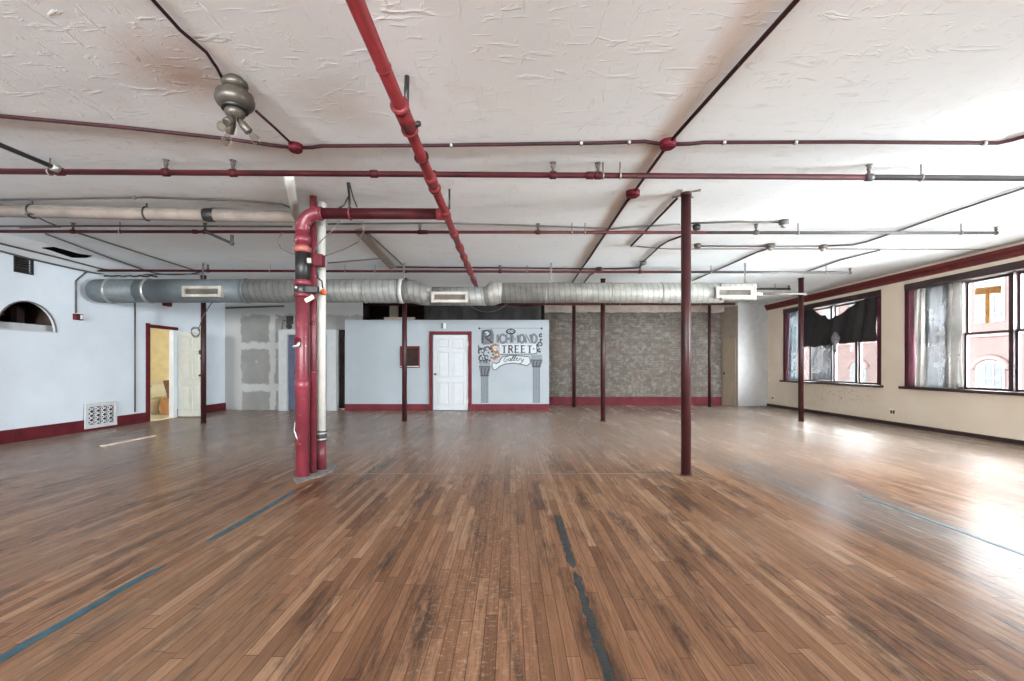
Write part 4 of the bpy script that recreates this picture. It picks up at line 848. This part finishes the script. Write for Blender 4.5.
run('conduit', 'thin maroon conduit just above the third branch', 'conduit', cpts([(391, 267), (520, 268), (598, 269), (638, 268), (643, 264)]), .014, cr, G1)
run('conduit', 'short maroon conduit slanting from the small box down to the duct', 'conduit', cpts([(598, 270), (590, 275), (583, 284)]), .014, cr, G1)
run('conduit', 'long grey conduit running along the ceiling over the cool white wall', 'conduit', [PS(x, y, .016) for x, y in ((-30, 235.5), (0, 243.5), (60, 258), (98, 268), (110, 270.5))], .014, cg, G1)
run('conduit', 'grey conduit hugging the corner over the cool white wall', 'conduit', [PS(x, y, .02) for x, y in ((-10, 248.5), (0, 251), (30, 258.8), (75, 269), (98, 273.5))]+cpts([(125, 274.5), (200, 274)], 3.05), .014, cg, G1)
run('conduit', 'faint conduit slanting over the ceiling behind the second branch, beside the torn slit', 'conduit', cpts([(46, 234), (110, 258), (150, 272)]), .012, cg, G1)
run('conduit', 'faint conduit slanting over the ceiling farther from the cool white wall', 'conduit', cpts([(78, 233), (140, 253), (200, 272)]), .012, cg, G1)
run('conduit', 'thin wire conduit crossing from the risers to the ceiling batten', 'conduit', cpts([(328, 263), (380, 258.5)]), .01, cg, G1)
run('conduit', 'grey conduit slanting behind the batten toward the white collar of the duct', 'conduit', cpts([(366, 231), (404, 266)]), .012, cg, G1)
a = [PC(x, y, CZ-.002) for x, y in ((354, 230), (362, 228), (396, 266), (390, 268))]
tag(MB().prism(a, (0, 0, -.03)).build('ceiling_batten', M['batten']), 'pale wooden batten slanting along the ceiling behind the red cross pipe', 'batten')
a = [PS(x, y, .002) for x, y in ((42, 247.5), (54, 246.8), (66, 250), (78, 253.5), (92, 255.5), (86, 257.2), (72, 257), (60, 253), (50, 249.5))]
tag(MB().prism(a, (0, 0, -.012)).build('ceiling_tear', mat('black_hole', (12, 11, 11), .95, spec=0.0)), 'torn black slit in the ceiling plaster over the cool white wall', 'ceiling tear')
# loose wires about the risers
def wire(label, pts, r=.006, m=None): return run('wire', label, 'wire', pts, r, m or M['rod'], 'loose wires about the risers', 6)
def arcw(p, q, sag, n=10): p, q = Vector(p), Vector(q); return [p.lerp(q, i/n)+Vector((0, 0, -sag*4*(i/n)*(1-i/n))) for i in range(n+1)]
wire('loose wire looping out beside the red elbow to the salmon coupling', [P(283, 232, 4.85), P(279.5, 237, 4.84), P(278, 243, 4.84), P(281, 248, 4.84), P(288, 252, 4.84), P(296, 254, 4.82)])
wire('loose wire running from the cross pipe down to the red switch box', [P(340, 220, 4.84), P(333, 230, 4.85), P(322, 240, 4.86), P(316, 247, 4.86), P(313, 253, 4.86)])
wire('loose wire curving from the cross pipe to the white pipe', [P(362, 221, 4.86), P(364, 231, 4.88), P(358, 242, 4.95), P(345, 249, 5.02), P(330, 254, 5.08), P(322, 257, 5.14)])
wire('dark wires fanning down from a ceiling hook onto the red cross pipe', [PC(347.5, 183, CZ-.01), P(349, 196, 4.88), P(344, 205, 4.86), P(338, 209, 4.86)], .01, M['black'])
wire('dark hook wire hanging from the ceiling straight onto the cross pipe', [PC(348.5, 183, CZ-.01), P(349.5, 198, 4.9), P(349.5, 209, 4.86)], .012, M['black'])
wire('wire slanting from the ceiling hook toward the main', [PC(349.5, 183, CZ-.01), P(353, 197, 4.9), P(357, 207, 4.86)], .008, M['black'])
wire('wire hanging across the black tarp under the dipped duct', arcw(P(468, 304, 12.27), P(507, 304, 12.27), .22), .012, M['conduit'])
wire('wire bundle coiled on the ceiling at the start of the wrapped pipe', [PC(-20, 218, 2.9), PC(10, 216, 2.95), PC(30, 213, 2.93), PC(47, 222, 2.96), PC(60, 227, 2.95), PC(20, 228, 2.97)], .009, M['conduit'])
wire('cable drooping under the third branch near the corner', arcw(PC(150, 272, 2.93), PC(205, 271, 2.93), .06), .01, M['black'])
b_ = PC(125, 276, 2.9); wire('dark tangle of cable on the ceiling corner above the duct', [b_+Vector((1.0*i/16-.4, .03*math.sin(i*2), .012*math.sin(i*1.9))) for i in range(17)], .016, M['black'])
# ---------------------------------------------------------------- round ventilation duct
YV = 8.3
def dz(y): return H-(y-VY)*YV/F
def dxp(x): return (x-VX)*YV/F
zl, rl, zr2, rr, zd, rd = dz(291), .216, dz(293), .186, dz(296.3), .172
t = thing('ventilation_duct', 'long round grey ventilation duct spanning the room, dipping under the red main', 'duct', (dxp(400), YV, zd-rd))
MB().lathe((LW+.1, YV, zl), [(rl*.6, 0), (rl*.88, .03), (rl*.98, .09), (rl, .16), (rl, dxp(140)-LW-.1)], (1, 0, 0), 32).build('end_section', M['duct_dark'], t)
MB().lathe((dxp(140), YV, zl), [(rl-.002, 0), (rl-.002, dxp(248)-dxp(140))], (1, 0, 0), 32).build('smooth_section', M['duct_dark'], t)
MB().lathe((dxp(248), YV, zl), [(rl, 0), (rl, dxp(402)-dxp(248))], (1, 0, 0), 32).build('spiral_section', M['duct_mid'], t)
for x, m_, L in ((102, 'steel', .05), (140, 'steel', .05), (246, 'duct_dark', .04), (365, 'duct_mid', .03), (400, 'collar', .07)):
    MB().lathe((dxp(x)+.16*(x < 200), YV, zl), [(rl, 0), (rl+.012, .006), (rl+.012, L-.006), (rl, L)], (1, 0, 0), 32).build('collar', M[m_], t)
MB().tube([(dxp(403.5), YV, zl), (dxp(412), YV, zl-.005), (dxp(424), YV, zd+.02), (dxp(432), YV, zd)], [rl, rl*.97, rd*1.08, rd], 28).build('elbow', M['duct_mid'], t)
MB().tube([(dxp(431), YV, zd), (dxp(486), YV, zd)], rd, 28).build('dip_section', M['duct_mid'], t)
MB().tube([(dxp(484), YV, zd), (dxp(490), YV, zd+.01), (dxp(494.5), YV, zr2+.01), (dxp(502), YV, zr2)], [rd, rd*1.1, rr*1.12, rr], 28).build('elbow', M['duct_light'], t)
MB().tube([(dxp(501), YV, zr2), (dxp(722), YV, zr2)], rr, 28).build('pale_section', M['duct_light'], t)
MB().box((dxp(717), YV-.17, zr2-.15), (dxp(752), YV+.15, zr2+.15)).build('end_box', M['duct_light'], t, bevel=.02)
for x, r_, z_ in ((545, rr, zr2), (610, rr, zr2), (660, rr, zr2)): MB().lathe((dxp(x), YV, z_), [(r_, 0), (r_+.007, .004), (r_+.007, .02), (r_, .024)], (1, 0, 0), 28).build('seam', M['duct_light'], t)
def register(x0, x1, y0, y1, Yf):
    a, b = P(x0, y1, Yf), P(x1, y0, Yf); w_ = .05
    r_ = fr_xz(MB(), a.x, b.x, a.z, b.z, Yf-.02, Yf+.06, w_).build('register', M['register'], t)
    lv = MB(); n = 5
    for i in range(n): z = a.z+w_+(b.z-a.z-2*w_)*(i+.5)/n; lv.prism([(a.x+w_-.005, Yf-.005, z-.011), (a.x+w_-.005, Yf+.02, z+.006), (a.x+w_-.005, Yf+.022, z+.002), (a.x+w_-.005, Yf-.003, z-.015)], (b.x-a.x-2*w_+.01, 0, 0))
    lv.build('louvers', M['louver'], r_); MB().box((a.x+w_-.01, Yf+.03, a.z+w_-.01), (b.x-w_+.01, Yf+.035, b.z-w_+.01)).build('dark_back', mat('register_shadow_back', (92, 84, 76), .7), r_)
    MB().box((a.x+.01, Yf+.06, a.z+.01), (b.x-.01, YV, b.z-.01)).build('boot', M['duct_mid'], t)
register(182.5, 221.5, 286, 297, YV-.24); register(431.5, 468, 291.8, 302.5, YV-.2); register(716, 753, 287, 298, YV-.2)
MB().tube([(dxp(752), YV, dz(294)), (dxp(762), YV, dz(294))], .03, 10).build('stub', M['register'], t)
for x, z_, r_ in ((203, zl, rl), (404, zl, rl), (551, zr2, rr), (745, zr2, rr)): MB().box((dxp(x)-.015, YV-.004, z_+r_-.01), (dxp(x)+.015, YV+.004, CZ)).build('hanger_strap', M['rod'], t)
run('pale_pipe', 'pale horizontal pipe running from the end of the duct toward the window wall', 'pipe', [P(753, 294, 8.3), P(806, 294, 8.3)], .022, M['conduit'])
# ---------------------------------------------------------------- old ceiling lamp
lx, ly = -1.815, 2.97
t = thing('ceiling_lamp', 'old pewter ceiling lamp with three sockets and bare clear bulbs', 'ceiling lamp', (lx, ly, 2.7))
MB().lathe((lx, ly, CZ-.075), [(.05, 0), (.074, .012), (.08, .03), (.074, .05), (.054, .068), (.05, .075)], n=28).build('canopy', M['brass'], t)
MB().lathe((lx, ly, CZ-.2), [(.076, 0), (.102, .012), (.116, .035), (.118, .06), (.108, .075), (.11, .09), (.085, .11), (.054, .122), (.046, .128)], n=32).build('motor_housing', M['brass'], t)
MB().lathe((lx, ly, CZ-.215), [(.08, 0), (.08, .03)], n=28).build('shadow_gap', M['black'], t)
MB().lathe((lx, ly, CZ-.27), [(.02, 0), (.045, .008), (.06, .03), (.062, .05), (.05, .062)], n=24).build('light_kit', M['brass'], t)
bulb = transp('clear_bulb', (236, 236, 232), 0)
for k in range(3):
    a = 2*math.pi*k/3+2.55; dv = Vector((math.cos(a)*.66, math.sin(a)*.66, -.75)).normalized(); p = Vector((lx, ly, CZ-.245))+dv*.035
    so = MB().lathe(p, [(.016, 0), (.02, .02), (.026, .03), (.028, .085), (.024, .09)], dv, 16).build('socket', M['brass'], t)
    MB().lathe(p+dv*.088, [(.013, 0), (.014, .012), (.024, .035), (.03, .055), (.027, .075), (.014, .09), (.002, .095)], dv, 16).build('bulb', bulb, so)
MB().tube([(lx+.02, ly-.02, CZ-.26), (lx+.021, ly-.02, CZ-.4)], .0025, 5).build('pull_chain', M['steel'], t)
# ---------------------------------------------------------------- floor: lines, tape, lath
def strip(name, label, cat, X, Y0, Y1, wd, m, z=.0035, jag=0.0, seed=1, n=40):
    rnd = random.Random(seed); L, R = [], []
    for i in range(n+1):
        y = Y0+(Y1-Y0)*i/n; e = .25+.75*min(1, min(i, n-i)/3)
        L.append((X-wd/2*e*(1+rnd.uniform(-jag, jag)), y, .0005)); R.append((X+wd/2*e*(1+rnd.uniform(-jag, jag)), y, .0005))
    return tag(MB().prism(L+R[::-1], (0, 0, z)).build(name, m), label, cat)
strip('blue_line', 'worn blue painted line on the floor running toward the risers, nearest stretch', 'floor line', -2.085, 1.0, 2.72, .05, M['blue_paint'], .002, .2, 2)
strip('blue_line', 'short far stretch of the worn blue floor line next to the cement patch', 'floor line', -2.06, 3.05, 4.35, .045, M['blue_paint'], .002, .3, 3)
strip('blue_line', 'thin blue painted line on the shiny floor toward the windows', 'floor line', 3.27, 1.8, 4.2, .035, M['blue_paint'], .002, .25, 4)
a, b = PF(335, 471), PF(684, 476)
tag(MB().box((a.x, 5.0, .0005), (b.x-.05, 5.025, .0015)).build('grey_line', mat('worn_grey_line', (104, 92, 84), .6)), 'faint grey line across the floor from the risers to the near column', 'floor line')
strip('black_tape', 'ragged black tape over a split floorboard, far piece', 'tape', .377, 2.68, 3.62, .045, M['tar'], .003, .45, 5)
strip('black_tape', 'ragged black tape over a split floorboard, piece nearest the camera', 'tape', .378, 1.45, 2.62, .04, M['tar'], .003, .5, 8)
tag(MB().box((-6.13, 6.72, .0005), (-6.06, 7.72, .012)).build('wood_lath', M['lath']), 'pale wooden lath lying on the floor in front of the air grille', 'lath')
# ---------------------------------------------------------------- outlets on the window wall
def outlet(label, x, y):
    p = PX(x, y, RW); t = thing('wall_outlet', label, 'outlet', (RW, p.y, p.z-.06))
    MB().box((RW-.012, p.y-.065, p.z-.06), (RW, p.y+.065, p.z+.06)).build('cover_plate', M['beige'], t, bevel=.003)
    for q in (-.03, .03): MB().box((RW-.015, p.y+q-.024, p.z-.035), (RW-.011, p.y+q+.02, p.z+.035)).build('receptacle', M['knob'], t)
outlet('beige outlet low on the warm wall below the nearer window', 893, 412)
outlet('small outlet low on the warm wall beside the corner closet', 773, 398)
p = PX(770, 379, RW)
tag(MB().box((RW-.02, p.y-.04, p.z-.06), (RW, p.y+.04, p.z+.06)).build('light_switch', M['beige'], None, bevel=.004), 'beige light switch beside the corner closet', 'light switch')
